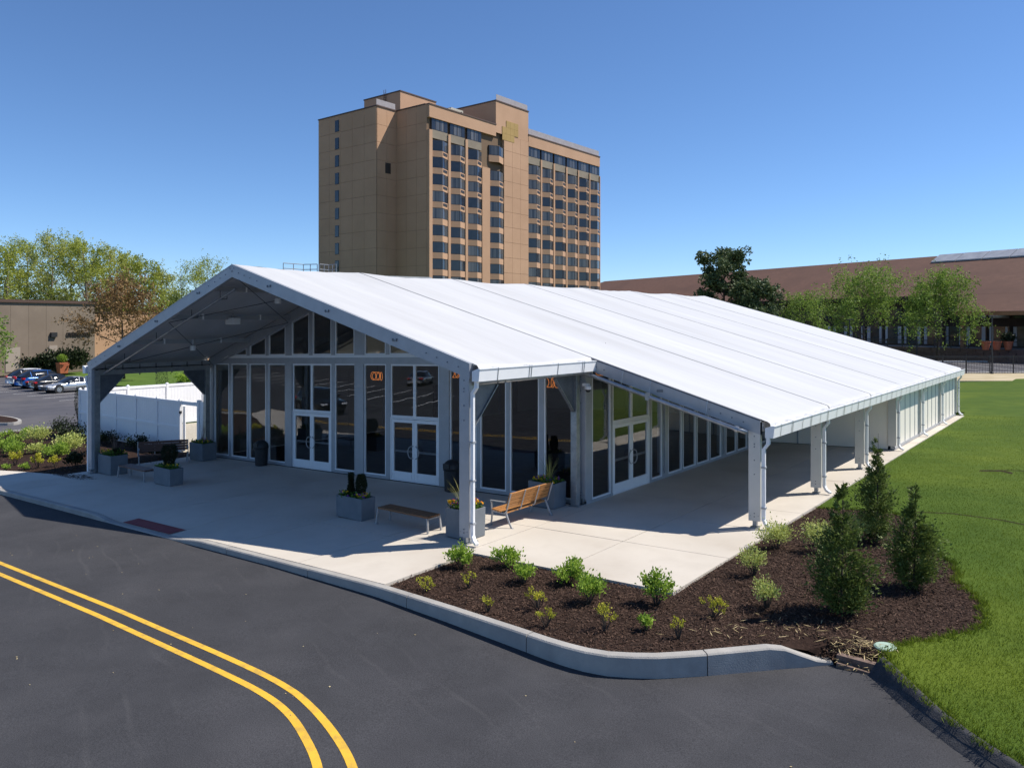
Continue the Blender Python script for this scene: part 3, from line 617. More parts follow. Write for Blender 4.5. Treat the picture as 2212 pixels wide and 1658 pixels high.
for a, b in ((-18.5, -17.64), (-16.585, -16.385), (-15.265, -15.075), (-13.965, -13.575), (-12.485, -12.295), (-11.185, -10.985), (-9.895, -9.365), (-8.255, -8.085), (-6.975, -6.725), (-5.715, -5.275), (-4.195, -4.005), (-2.945, -2.755), (-1.745, -.9)):
    m = MB(); za, zb = zr(a) - .40, zr(b) - .40
    z0 = 4.346
    if max(za, zb) < z0: continue
    za = max(za, z0 + .005); zb = max(zb, z0 + .005)
    m.hexa([(a, GY - .05, z0), (b, GY - .05, z0), (b, GY + .05, z0), (a, GY + .05, z0), (a, GY - .05, za), (b, GY - .05, zb), (b, GY + .05, zb), (a, GY + .05, za)]); T(m, 'mullion', ALU)
# gable backing strip below rafter
for xa, xb in ((-19.0, XR), (XR, -.35)):
    m = MB(); m.prism([(xa, zr(xa) - .436), (xb, zr(xb) - .436), (xb, zr(xb) - .34), (xa, zr(xa) - .34)], 'y', GY - .048, GY + .048); T(m, 'gable_rail', ALU)
# ---- side glazing along the covered walk (X = -0.1)
GX = -.10
for a, b in ((5.50, 6.56),): window('x', GX, a, b, .08, 3.95)
doorset('x', GX, 6.72, 8.98, 3.95, 1)
cur = []
for bay in range(1, 4):
    y0 = FY[bay]
    if bay == 1: cs = [(9.18, 9.94)]
    else: cs = [(y0 + .30 + k * 1.16, y0 + .30 + k * 1.16 + 1.04) for k in range(4)]
    for a, b in cs: window('x', GX, a, b, .08, 3.95); cur.append((a, b))
eds = [(5.17, 5.495), (6.565, 6.66), (9.04, 9.175)]
prev = 9.94
for a, b in cur[1:]: eds.append((prev + .005, a - .005)); prev = b
eds.append((prev + .005, 20.0))
for a, b in eds: mullion('x', GX, a, b, .0, 3.95, .09)
for a, b in ((5.17, 6.66), (9.04, 20.0)): m = MB(); m.box(GX - .06, GX + .06, a, b, .0, .079); T(m, 'sill', ALU)
m = MB(); m.box(GX - .06, GX + .06, 5.17, 20.0, 3.952, 4.14); T(m, 'transom_beam', ALU)
# ---- white wall panels
def wallpanel(x0, x1, y0, y1, z0, z1): m = MB(); m.box(x0, x1, y0, y1, z0, z1); return T(m, 'wall_panel', PANEL)
for k in range(15):
    y0 = 20.17 + k * .998; wallpanel(TL - .14, TL - .09, y0 + .006, y0 + .992, .13, zr(TL) - .31)
    m = MB(); m.box(TL - .089, TL - .072, y0 - .022, y0 + .022, .13, zr(TL) - .31); T(m, 'panel_batten', ALU)
m = MB(); m.box(TL - .16, TL - .05, 20.17, 35.04, .02, .128); T(m, 'sill', ALU)
for k in range(4): wallpanel(.02 + k * 1.19, .02 + k * 1.19 + 1.175, 20.1, 20.15, .03, zr(.02 + k * 1.19 + 1.18) - .33)
for k in range(3): m = MB(); x = .02 + (k + 1) * 1.19 - .0075; m.box(x - .03, x + .03, 20.07, 20.099, .03, zr(x) - .34); T(m, 'panel_batten', ALU)
for k in range(6): wallpanel(-TW + .10, -TW + .14, 5.17 + k * 4.98, 5.17 + k * 4.98 + 4.96, .02, 4.1)
m = MB(); m.prism([(-TW + .1, .02), (TL - .1, .02), (TL - .1, zr(TL) - .1), (XR, RH - .1), (-TW + .1, zr(-TW) - .1)], 'y', 35.04, 35.09); T(m, 'back_wall', PANEL)
# ---- interior
m = MB(); m.box(-TW + .2, -.17, 5.2, 35.0, -.10, .012); o = T(m, 'carpet', CARPET)
m = MB()
for k in range(12):
    m = MB(); m.box(-TW + .16, -TW + .19, 5.4 + k * 2.45, 5.4 + k * 2.45 + 2.43, .02, 3.7); T(m, 'lining_panel', BEIGE)
for k in range(8):
    m = MB(); m.box(-19.0 + k * 2.42, -19.0 + k * 2.42 + 2.40, 30.0, 30.04, .02, 3.8); T(m, 'lining_panel', BEIGE)
for y in (9.2, 19.0, 26.0):
    m = MB(); m.box(-TW + .195, -TW + .215, y, y + 1.0, .02, 2.2); T(m, 'inner_door', DARKD)
for x in (-14.5, -8.0):
    m = MB(); m.box(x, x + 1.8, 29.96, 29.99, .02, 2.2); T(m, 'inner_door', DARKD)
# ---- ceiling fixtures under the canopy, camera, chandeliers
for (x, y, z, lb, big) in ((-13.6, 2.5, 5.98, 'box floodlight under the canopy, right of the other left-slope fixture', 1), (-16.3, 2.5, 5.05, 'small cylinder light under the left canopy slope near the eave', 0), (-10.9, 2.5, 6.62, 'small cylinder light hanging just behind the gable rafter, near the ridge', 0)):
    zt = z + gz(x); e = empty('canopy_light', (x, y, zt - .45), lb, 'light', 'fixtures under the canopy'); m = MB()
    if big:
        m.box(x - .26, x + .26, y - .15, y + .15, zt - .42, zt - .18); m.build('housing', CAMW, e, bevel=.02); m = MB(); m.tube([(x, y, zt - .18), (x, y, zt - .02)], .03, 6); m.build('stem', ALU, e)
    else:
        m.lathe([(.02, .0), (.11, .0), (.11, .17), (.09, .19)], (x, y, zt - .42), 12); m.build('housing', CAMW, e); m = MB(); m.tube([(x, y, zt - .24), (x, y, zt + .02)], .06, 8); m.build('stem', ALU, e)
e = empty('security_camera', (.12, 4.98, 3.35), 'white dome security camera on the glass corner post', 'camera'); m = MB()
m.box(-.02, .16, 4.90, 5.02, 3.42, 3.50); m.build('bracket', CAMW, e); m = MB(); m.lathe([(.03, .06), (.10, .06), (.10, -.02), (.085, -.03)], (.15, 4.94, 3.36), 14); m.build('housing', CAMW, e)
m = MB(); m.lathe([(.01, -.11), (.05, -.10), (.078, -.06), (.083, -.03)], (.15, 4.94, 3.36), 14); m.build('dome', BLK, e, smooth=True)
ORG = glow('warm_tube_light', (1.0, .33, .07), .65)
for px, py, d, lb in ((815, 812, 33, 'orange looped tube chandelier seen through the glass left of the doors'), (985, 806, 30, 'orange looped tube chandelier seen beside the front right post'), (1190, 826, 27, 'orange looped tube chandelier seen beside the corner gusset'), (1308, 800, 25.5, 'orange looped tube chandelier seen above the side door')):
    c = at(px, d, CAM[2] - (py - HOR) / FPX * d); e = empty('chandelier', c, lb, 'chandelier', 'orange tube chandeliers inside the tent')
    for k in range(4):
        m = MB(); a = k * .9; cx = c.x + (k - 1.5) * .16; pts = [(cx + .16 * math.cos(t) * math.cos(a), c.y + .16 * math.cos(t) * math.sin(a), c.z + .17 * math.sin(t)) for t in np.linspace(0, 2 * math.pi, 15)]
        m.tube(pts, .009, 5, caps=False); m.build('light_loop', ORG, e)
    m = MB(); m.tube([(c.x, c.y, c.z + .17), (c.x, c.y, c.z + .9)], .008, 5); m.build('cord', BLK, e)
# ================================================================== furniture on the pavement
def planter(cx, cy, wx, wy, h, label, group='grey planters on the pavement'):
    z = gz(cx); e = empty('planter', (cx, cy, z), label, 'planter', group); x0, x1, y0, y1 = cx - wx / 2, cx + wx / 2, cy - wy / 2, cy + wy / 2
    m = MB(); t = .03
    ring = lambda d, zz: [(x0 + d, y0 + d, zz), (x1 - d, y0 + d, zz), (x1 - d, y1 - d, zz), (x0 + d, y1 - d, zz)]
    V = ring(.01, z + .02) + ring(0, z + h) + ring(t, z + h) + ring(t, z + h - .1)
    F = [(i * 4 + k, i * 4 + (k + 1) % 4, (i + 1) * 4 + (k + 1) % 4, (i + 1) * 4 + k) for i in range(3) for k in range(4)] + [(3, 2, 1, 0)]
    m.add(V, F); m.build('box', PLANT, e, bevel=.008)
    m = MB(); m.add(ring(t - .005, z + h - .05), [(0, 1, 2, 3)]); m.build('soil', MULCH, e)
    m = MB(); m.box(x0 + .04, x1 - .04, y0 + .04, y1 - .04, z, z + .019); m.build('foot', BLK, e)
    return e, (x0 + .05, x1 - .05, y0 + .05, y1 - .05, z + h - .05)
LF_DK = leafmat('dark_yew', (.012, .018, .010), (.030, .042, .018), .1)
LF_PAN = leafmat('pansy_leaf', (.05, .12, .02), (.13, .24, .04), .3)
LF_YEL = leafmat('yellow_petal', (.75, .45, .01), (.9, .65, .03), .2); LF_PUR = leafmat('purple_petal', (.16, .03, .28), (.32, .10, .45), .2)
LF_PNK = leafmat('pink_petal', (.65, .02, .16), (.8, .08, .25), .2); LF_ORG = leafmat('orange_petal', (.75, .22, .01), (.85, .35, .02), .2)
LF_GR = leafmat('ornamental_grass', (.22, .24, .06), (.42, .40, .14), .3)
LF_TW = leafmat('bare_twig', (.10, .06, .05), (.2, .13, .1), 0)
def flowers(e, b, n=260, cols=(LF_YEL, LF_PUR), nf=26, h=.13):
    x0, x1, y0, y1, z = b
    pt = lambda k: np.stack([RNG.uniform(x0, x1, k), RNG.uniform(y0, y1, k), z + RNG.uniform(.0, h, k)], 1)
    V, Q = leaves(pt(n), .085, aspect=1.5); o = npmesh('flower_foliage', V - np.array(e.location), Q, LF_PAN, e); o['kind'] = 'stuff'
    for c in cols:
        C_ = pt(nf); C_[:, 2] = z + h * RNG.uniform(.7, 1.25, nf); P_ = np.repeat(C_, 4, 0) + RNG.normal(0, .008, (nf * 4, 3))
        V, Q = leaves(P_, .05, aspect=1.1); o = npmesh('blossom', V - np.array(e.location), Q, c, e); o['kind'] = 'stuff'
def blades(e, c, n, h, spread, mat, name='grass_plume', w=.008, droop=.25):
    V = []; Q = []
    for k in range(n):
        a = RNG.uniform(0, 6.283); s = RNG.uniform(.1, 1) * spread; hh = h * RNG.uniform(.6, 1.1); dx, dy = math.cos(a), math.sin(a); b0 = len(V)
        for i in range(5):
            t = i / 4; r = s * t ** 1.6; z = hh * t - droop * hh * max(0, t - .6) ** 1.2; ww = w * (1 - .8 * t)
            V += [(c[0] + dx * (r + .03) - dy * ww, c[1] + dy * (r + .03) + dx * ww, c[2] + z), (c[0] + dx * (r + .03) + dy * ww, c[1] + dy * (r + .03) - dx * ww, c[2] + z)]
        Q += [(b0 + 2 * i, b0 + 2 * i + 1, b0 + 2 * i + 3, b0 + 2 * i + 2) for i in range(4)]
    o = npmesh(name, np.array(V) - np.array(e.location), Q, mat, e); return o
def column_yew(e, x, y, z, h, r, n=2600):
    t = RNG.uniform(0, 1, n); a = RNG.uniform(0, 6.283, n); rr = r * np.sqrt(RNG.uniform(.35, 1, n)) * (1 - .25 * t ** 3) * (.85 + .3 * np.sin(5 * t + x * 9))
    P_ = np.stack([x + rr * np.cos(a), y + rr * np.sin(a), z + h * t], 1); D_ = np.stack([np.cos(a) * .5, np.sin(a) * .5, np.ones(n)], 1)
    V, Q = leaves(P_, .06, aspect=3.5, D=D_, jit=.35); npmesh('columnar_shrub', V - np.array(e.location), Q, LF_DK, e)
e, b = planter(-4.54, .44, 1.05, .50, .61, 'low grey planter with two dark columnar shrubs, left of the backless bench'); flowers(e, b)
column_yew(e, -4.72, .44, b[4], .62, .10); column_yew(e, -4.33, .46, b[4], .62, .13)
e, b = planter(-.62, .53, .74, .66, .72, 'tall grey planter of bright flowers behind the front right post'); flowers(e, b, 420, (LF_YEL, LF_ORG, LF_PUR), 30, .17)
flowers(e, (b[0] + .2, b[1] - .2, b[2] + .2, b[3] - .2, b[4] + .15), 60, (LF_PNK,), 10, .16); blades(e, (-.66, .5, b[4]), 36, .8, .5, LF_GR)
e, b = planter(-.91, 4.43, .9, .62, .72, 'tall grey planter with grasses against the glass beside the wood bench'); flowers(e, b, 300, (LF_YEL, LF_PUR), 24); blades(e, (-.85, 4.45, b[4]), 40, .85, .45, LF_GR)
e, b = planter(-18.45, .46, 1.03, .66, .74, 'tall grey planter with wispy twigs beside the front left post'); flowers(e, b, 420, (LF_YEL,), 16, .2); blades(e, (-18.3, .46, b[4]), 26, 1.05, .6, LF_TW, 'bare_stems', .006, 0)
column_yew(e, -18.2, .46, b[4], .25, .22, 900)
e, b = planter(-14.2, .36, 1.1, .50, .61, 'low grey planter with one dark clipped shrub in front of the left bench'); flowers(e, b, 300, (LF_YEL,), 14); column_yew(e, -14.2, .40, b[4], .78, .26, 4200)
e, b = planter(-18.47, 4.22, 1.0, .66, .74, 'tall grey planter with bare stems against the left end of the glass'); flowers(e, b, 300, (LF_YEL, LF_PUR), 14); blades(e, (-18.5, 4.2, b[4]), 22, 1.2, .4, LF_TW, 'bare_stems', .006, 0)

def leg_side(m, x, up=True, back=False):     # cast side frame in the plane x, depth along y 0..0.6
    pass
def bench(backed, label, loc, rot, wood, L=1.85, arms=1):
    e = empty('backed_bench' if backed else 'backless_bench', (0, 0, 0), label, 'bench', 'slatted benches on the pavement'); D = .60 if backed else .46
    n = 5 if backed else 4; sw = (.46 - .02 * (n - 1)) / n if not backed else .44 / n - .012
    for k in range(n):
        y = -.23 + k * (sw + (.02 if not backed else .013)); zz = .44 - (.012 * k if backed else 0)
        m = MB(); m.box(-L / 2 + .02, L / 2 - .02, y, y + sw, zz - .045, zz); m.build('seat_slat', wood, e, bevel=.004)
    for s in (-1, 1):
        x = s * (L / 2 - .03) if not backed else s * (L / 2 - .04); m = MB()
        if backed:
            m.tube([(x, -.30, 0), (x, -.245, .1), (x, -.22, .36), (x, -.20, .40)], .024, 6); m.tube([(x, .42, 0), (x, .33, .14), (x, .24, .34), (x, .20, .40)], .026, 6)
            m.bar((x, -.24, .385), (x, .26, .36), .035, .05)
            o = m.build('leg_frame', BFRAME, e)
            for yy in (-.30, .42): m = MB(); m.box(x - .04, x + .04, yy - .05, yy + .05, 0, .015); m.build('foot', BFRAME, o)
        else:
            m.bar((x, -.23, .38), (x, .23, .38), .03, .03)
            for yy, y2 in ((-.22, -.245), (.22, .245)): m.bar((x, yy, .40), (x + s * .04, y2, .0), .035, .05, (0, 1, 0))
            o = m.build('leg_frame', BFRAME, e)
            for yy in (-.245, .245): m = MB(); m.box(x + s * .04 - .05, x + s * .04 + .05, yy - .035, yy + .035, 0, .014); m.build('foot', BFRAME, o)
    if backed:
        for k in range(4):
            y = .235 + .035 * k; z = .50 + k * .103; m = MB(); m.hexa([(-L / 2 + .02, y - .012, z), (L / 2 - .02, y - .012, z), (L / 2 - .02, y + .024, z - .008), (-L / 2 + .02, y + .024, z - .008), (-L / 2 + .02, y + .022, z + .092), (L / 2 - .02, y + .022, z + .092), (L / 2 - .02, y + .056, z + .082), (-L / 2 + .02, y + .056, z + .082)]); m.build('back_slat', wood, e, bevel=.003)
        for x in (-L / 2 + .0, -L / 6, L / 6, L / 2 - .0):
            m = MB(); m.tube([(x, .10, .37), (x, .23, .375), (x, .275, .42), (x, .30, .52), (x, .425, .90)], .017, 6); m.build('back_strap', BFRAME, e)
        for s in ((-1, 1) if arms else ()):
            x = s * (L / 2 - .03); m = MB(); m.bar((x, -.23, .40), (x, -.25, .63), .028, .03, (0, 1, 0)); m.bar((x, -.28, .64), (x, .24, .655), .06, .022); m.build('armrest', BFRAME, e)
    e.location = loc; e.rotation_euler.z = rot; return e
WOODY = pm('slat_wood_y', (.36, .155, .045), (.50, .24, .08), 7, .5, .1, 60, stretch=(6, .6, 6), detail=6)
bench(False, 'backless wood bench between the two planters at the front right', (-2.5, .44, gz(-2.5)), 0, pm('shaded_slat_wood', (.17, .075, .03), (.25, .12, .05), 7, .5, .1, 60, stretch=(.6, 6, 6), detail=6))  # darker copy of the slat wood: canopy shade put into its colour
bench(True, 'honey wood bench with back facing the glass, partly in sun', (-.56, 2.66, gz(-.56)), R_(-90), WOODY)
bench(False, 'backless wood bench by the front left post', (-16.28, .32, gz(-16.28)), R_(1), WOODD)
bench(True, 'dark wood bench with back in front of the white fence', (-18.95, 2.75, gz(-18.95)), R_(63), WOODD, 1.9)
# ------------------------------------------------------------------ trash cans
def trash(x, y, label):
    e = empty('trash_can', (x, y, gz(x)), label, 'trash can', 'black dome-top trash cans'); z = gz(x)
    m = MB(); m.lathe([(.20, 0), (.235, .02), (.26, .66), (.275, .67), (.275, .70)], (x, y, z), 20); m.build('bin', BLKP, e, smooth=False)
    m = MB(); prof = [(.285, .68), (.285, .76)] + [(.28 * math.cos(t), .76 + .25 * math.sin(t)) for t in np.linspace(.1, 1.45, 7)]
    m.lathe(prof, (x, y, z), 20); m.build('dome_lid', BLKP, e, smooth=True)
    m = MB(); m.box(x - .13, x + .13, y - .285, y - .15, z + .76, z + .90); m.build('flap', BLK, e)
trash(-14.9, 4.6, 'black dome-top trash can left of the left double doors'); trash(-4.75, 4.62, 'black dome-top trash can half hidden behind the front right post')
# ------------------------------------------------------------------ white fences
def fence(name, p0, p1, n, h, label, z0, mid=True, cap=.0, boards=True, tt=1):
    p0 = Vector(p0); p1 = Vector(p1); d = (p1 - p0); L = d.length; d.normalize(); nn = Vector((-d.y, d.x, 0)); e = empty(name, ((p0.x + p1.x) / 2, (p0.y + p1.y) / 2, z0), label, 'fence')
    def bx(m, s0, s1, t0, t1, a, b): q = [p0 + d * s + nn * t for s, t in ((s0, t0), (s1, t0), (s1, t1), (s0, t1))]; m.hexa([(v.x, v.y, a) for v in q] + [(v.x, v.y, b) for v in q])
    for i in range(n + 1):
        s = L * i / n; m = MB(); bx(m, s - .065, s + .065, -.065, .065, z0, z0 + h + .03); p = m.build('fence_post', VINYL, e, bevel=.006)
        m = MB(); c = p0 + d * s; m.hexa([(c.x + a * .08, c.y + b * .08, z0 + h + .031) for a, b in ((-1, -1), (1, -1), (1, 1), (-1, 1))] + [(c.x + a * .02, c.y + b * .02, z0 + h + .09) for a, b in ((-1, -1), (1, -1), (1, 1), (-1, 1))]); m.build('post_cap', VINYL, p)
    for i in range(n):
        a = L * i / n + .066; b = L * (i + 1) / n - .066
        for zz, w_ in ((z0 + h - .14, .14), (z0 + .05, .15)) + (((z0 + h * .47, .12),) if mid else ()):
            m = MB(); bx(m, a, b, -.048, .048, zz, zz + w_); m.build('rail', VINYL, e, bevel=.004)
        nb = max(1, int((b - a) / (.19 if boards else .35))); w_ = (b - a) / nb
        for k in range(nb): m = MB(); bx(m, a + k * w_ + .003, a + (k + 1) * w_ - .003, -.013, .013, z0 + .12, z0 + h - .10); m.build('board', VINYL, e)
    return e
ff = fence('privacy_fence', (-31.9, 5.12, 0), (-21.85, 5.12, 0), 5, 2.40, 'shaded white vinyl privacy fence facing the pavement left of the tent', -.725)
fence('vinyl_fence', (-31.9, 5.4, 0), (-31.9, 21.4, 0), 7, 2.40, 'sunlit white vinyl fence running away behind the privacy fence', -.725, mid=False)
e = empty('gate_post_panel', (-20.0, 5.12, -.6), 'narrow white vinyl panel and header joining the gate opening to the tent', 'fence')
m = MB(); m.box(-20.36, -20.20, 5.05, 5.19, -.62, 1.80); m.build('fence_post', VINYL, e, bevel=.006)
m = MB(); m.box(-20.20, -19.55, 5.09, 5.14, -.55, 1.74); m.build('panel', VINYL, e); m = MB(); m.box(-21.77, -20.37, 5.08, 5.15, 1.52, 1.68); m.build('header', VINYL, e)
e = empty('gate', (-21.8, 5.2, -.7), 'white vinyl gate leaf swung back behind the privacy fence', 'gate'); m = MB(); m.hexa([(-21.80, 5.21, -.62), (-21.74, 5.29, -.62), (-22.68, 5.86, -.62), (-22.74, 5.78, -.62), (-21.80, 5.21, 1.42), (-21.74, 5.29, 1.42), (-22.68, 5.86, 1.42), (-22.74, 5.78, 1.42)]); m.build('leaf', VINYL, e, bevel=.006)
for z in (-.2, 1.1): m = MB(); m.box(-21.79, -21.72, 5.02, 5.12, z, z + .12); m.build('hinge', BLK, e)
# pallets behind the gate
gp = ['bottom', 'second', 'third', 'fourth', 'fifth', 'top']
for k in range(6):
    z = -.72 + k * .15; x0 = -22.4 + random.uniform(-.05, .05); y0 = 8.6 + random.uniform(-.05, .05); e = empty('pallet', (x0 + .6, y0 + .5, z), 'pale wooden pallet seen through the gate gap, %s of its stack' % gp[k], 'pallet', 'stacked pallets behind the gate')
    for j in range(5): m = MB(); m.box(x0 + j * .24, x0 + j * .24 + .16, y0, y0 + 1.0, z + .11, z + .132); m.build('deck_board', PALW, e)
    for j in range(3): m = MB(); m.box(x0, x0 + 1.15, y0 + j * .45, y0 + j * .45 + .09, z + .015, z + .109); m.build('stringer', PALW, e)
    for j in range(2): m = MB(); m.box(x0 + j * .95, x0 + j * .95 + .16, y0, y0 + 1.0, z, z + .014); m.build('base_board', PALW, e)
# valve lid and straw
m = MB(); m.lathe([(.165, 0), (.17, .02), (.15, .035), (.02, .045)], (9.22, -.95, SH * 9.22 - .05), 20); tag(m.build('valve_box_lid', pm('pale_green_plastic', (.32, .45, .36), (.40, .52, .42), 6, .6), smooth=False), 'round pale green valve lid at the mulch edge near the straw', 'valve lid')
# ================================================================== the hotel tower
HT = pm('tan_precast', (.46, .275, .165), (.51, .31, .19), .25, .85, .15, 12, c3=(.415, .245, .145), s3=.08, detail=6)
HTJ = pm('precast_joint', (.17, .11, .065), None, rough=.9)
HTP = pm('faded_patch', (.36, .235, .075), (.41, .27, .095), .5, .85)
HCAP = pm('brown_coping', (.09, .05, .035), None, rough=.6)
HWIN = pm('dark_glass', (.016, .018, .023), (.03, .032, .04), .8, .06, spec=.6)
HCUR = pm('curtained_glass', (.025, .027, .033), (.16, .155, .15), 1.6, .10, stretch=(1, 1, .02), detail=2, spec=.6)
HFRM = pm('bronze_frame', (.035, .03, .028), None, rough=.4)
HLOU = pm('louvre_band', (.20, .16, .11), (.27, .22, .15), .4, .6)
HRAIL = pm('frosted_railing', (.33, .29, .28), (.40, .36, .35), 1.5, .4)
U_ = (.619, .785); V_ = (.785, -.619); K_ = (-14.2, 131.0)
def hp(s, w, z): return lat(K_[0] + U_[0] * s - V_[0] * w, K_[1] + U_[1] * s - V_[1] * w, z)   # s along the sunlit front, w back from it
def s_of(c):
    r = ((1250 + c * .5425) * .54004 - 1106) / FPX; return (r * K_[1] - K_[0]) / (U_[0] - U_[1] * r)
hb = hp(20, 10, 0)
hotel = empty('hotel_tower', (hb.x, hb.y, -.7), 'tan precast concrete hotel tower with columns of dark angled bay windows', 'building')
def hbox(m, s0, s1, w0, w1, z0, z1): m.hexa([hp(s, w, z) for z in (z0, z1) for s, w in ((s0, w0), (s1, w0), (s1, w1), (s0, w1))]); return m
def hpoly(m, pl, z0, z1):
    n = len(pl); m.add([hp(s, w, z0) for s, w in pl] + [hp(s, w, z1) for s, w in pl], [tuple(range(n, 2 * n))] + [(i, (i + 1) % n, n + (i + 1) % n, n + i) for i in range(n)]); return m
pl = [(0, 0), (53.5, 0), (53.5, 22.8), (-4.5, 22.8), (-4.5, 7.4), (0, 7.4)]
m = MB(); hpoly(m, pl, -.7, 40.9); core = m.build('wall', HTJ, hotel)
# precast panels proud of the core
def hpanels(axis, c, a0, a1, z0, z1, na, nz, out, skip=()):
    for i in range(na):
        for j in range(nz):
            u0 = a0 + (a1 - a0) * i / na + .02; u1 = a0 + (a1 - a0) * (i + 1) / na - .02; za = z0 + (z1 - z0) * j / nz + .02; zb = z0 + (z1 - z0) * (j + 1) / nz - .02
            m = MB()
            if axis == 's': hbox(m, u0, u1, c - out, c + .01, za, zb)
            else: hbox(m, c - out, c + .01, u0, u1, za, zb)
            m.build('precast_panel', HT, hotel)
hpanels('w', -4.5, 7.4, 22.8, 9.0, 41.8, 5, 11, .06); hpanels('s', 7.4, -4.44, -.0, 9.0, 41.8, 2, 11, .06); hpanels('w', 0, .0, 7.33, 9.0, 41.8, 3, 11, .06)
# sunlit front: columns
cols = [(868, 985), (1003, 1112), (1130, 1235), (1293, 1395), (1577, 1668), (1678, 1762), (1773, 1855), (1865, 1943), (1950, 2027), (2033, 2107)]
SC = [(s_of(a), s_of(b)) for a, b in cols]
ZB0, FH = 36.05, 2.845
prev = 0.0
for i, (a, b) in enumerate(SC):
    if i == 4: prev = b; continue
    if a - prev > .12:
        if i != 4:
            m = MB(); hbox(m, prev + .01, a - .01, -.55, .01, 4, 37.6 if i != 3 else 33.5); m.build('fin', HT, hotel)
    prev = b
m = MB(); hbox(m, SC[9][1] + .01, 53.5, -.55, .01, 4, 37.6); m.build('fin', HT, hotel)
t0, t1 = SC[3][1] + .02, SC[4][0] - .02
hpanels('s', 0, t0, t1, 9, 40.4, 3, 11, .55)
TW0 = s_of(1337); TZ = 46.2
m = MB(); hpoly(m, [(TW0, -.5), (t1, -.5), (t1, 12), (TW0, 12)], 40.41, TZ); tw = m.build('lift_tower', HT, hotel)
m = MB(); hpoly(m, [(TW0 - .1, -.6), (t1 + .1, -.6), (t1 + .1, 12.1), (TW0 - .1, 12.1)], TZ + .002, TZ + .22); m.build('coping', HCAP, tw)
sa, sb = s_of(1382), s_of(1500)
for i in range(4):
    for j in range(3):
        if (i, j) in ((0, 2), (3, 0)): continue
        m = MB(); a = sa + (sb - sa) * i / 4; hbox(m, a + .01, a + (sb - sa) / 4 - .01, -.585, -.545 if j < 1 else -.49, 39.4 + j * 1.25, 39.4 + j * 1.25 + 1.23); m.build('patch_panel', HTP, tw)
for i, (a, b) in enumerate(SC):
    # top floor band of plain windows, louvre band below, precast fascia above
    if i != 3:
        m = MB(); hbox(m, a, b, -.30, .01, 37.75, 39.65); w_ = m.build('window', HFRM, hotel)
        for k in range(4):
            m = MB(); q = (b - a) / 4; hbox(m, a + k * q + .07, a + (k + 1) * q - .04, -.33, -.301, 37.85, 39.55); m.build('pane', HCUR if k % 3 else HWIN, w_)
        m = MB(); hbox(m, a, b, -.35, .01, 36.35, 37.74); m.build('louvre_band', HLOU, hotel)
    w = b - a; ap = a + .45 * w; out = 1.15; n0 = 0 if i != 3 else 0
    for k in range(11):
        zt = ZB0 - FH * k + (FH * .62 if i == 3 and k == 0 else 0); zb = zt - 1.82
        zt_ = ZB0 - FH * k; zs = zb - (FH - 1.82)
        if i == 3 and k == 0: zs = zb - 1.2
        if zt < 9: continue
        A, B, D = (a + .03, -.25), (ap, -out), (b - .03, -.40)
        def facep(p, q, z0, z1, o=0.0, ins=.0):
            d = (q[0] - p[0], q[1] - p[1]); L = math.hypot(*d); d = (d[0] / L, d[1] / L); n = (d[1], -d[0])
            return [hp(p[0] + d[0] * ins + n[0] * o, p[1] + d[1] * ins + n[1] * o, z0), hp(q[0] - d[0] * ins + n[0] * o, q[1] - d[1] * ins + n[1] * o, z0), hp(q[0] - d[0] * ins + n[0] * o, q[1] - d[1] * ins + n[1] * o, z1), hp(p[0] + d[0] * ins + n[0] * o, p[1] + d[1] * ins + n[1] * o, z1)]
        m = MB(); hpoly(m, [A, (A[0], .005), (D[0], .005), D, B][::-1] if 0 else [A, B, D, (D[0], .005), (A[0], .005)], zb, zt); w_ = m.build('bay_window', HFRM, hotel)
        m = MB(); m.add(facep(A, B, zb + .09, zt - .09, .02, .09), [(0, 1, 2, 3)]); m.build('pane', HWIN if random.random() < .35 else HCUR, w_)
        for q0, q1 in ((0, .5), (.5, 1)):
            pa = (B[0] + (D[0] - B[0]) * q0, B[1] + (D[1] - B[1]) * q0); pb = (B[0] + (D[0] - B[0]) * q1, B[1] + (D[1] - B[1]) * q1)
            m = MB(); m.add(facep(pa, pb, zb + .09, zt - .09, .02, .07), [(0, 1, 2, 3)]); m.build('pane', HCUR if random.random() < .75 else HWIN, w_)
        m = MB(); A2, B2, D2 = (a + .02, -.28), (ap, -out - .05), (b - .02, -.43); hpoly(m, [A2, B2, D2, (D2[0], .003), (A2[0], .003)], zs + .002, zb - .002); sp = m.build('spandrel', HT, w_)
        if k < 4 and i != 3 or k in (1, 2):
            m = MB(); m.add(facep((B[0] + (D[0] - B[0]) * .1, B[1] + (D[1] - B[1]) * .1 - .06), (B[0] + (D[0] - B[0]) * .85, B[1] + (D[1] - B[1]) * .85 - .06), zb - .62, zb - .18, .03, 0), [(0, 1, 2, 3)]); m.build('vent_grille', HFRM, w_)
# fascias, copings, railing, roof plant
for a, b in ((0.0, TW0 - .02), (SC[4][0] - .0, 53.5)):
    m = MB(); hbox(m, a, b, -.55, .02, 39.66, 41.75); m.build('fascia', HT, hotel)
    m = MB(); hbox(m, a - .05, b + .05, -.65, .3, 41.752, 41.95); m.build('coping', HCAP, hotel)
for a0, a1, w0, w1 in ((-4.65, -4.2, 7.2, 22.9), (-.15, .3, .31, 7.3)):
    m = MB(); hbox(m, a0, a1, w0, w1, 41.80, 42.0); m.build('coping', HCAP, hotel)
m = MB(); hbox(m, -4.5, .0, 7.2, 7.5, 41.81, 42.01); m.build('coping', HCAP, hotel)
m = MB(); hbox(m, SC[4][0] + .2, 53.3, -.4, -.36, 41.96, 43.1); m.build('railing_glass', HRAIL, hotel)
m = MB(); hbox(m, -4.4, -.1, 7.55, 7.60, 42.02, 43.1); m.build('railing_glass', HRAIL, hotel)
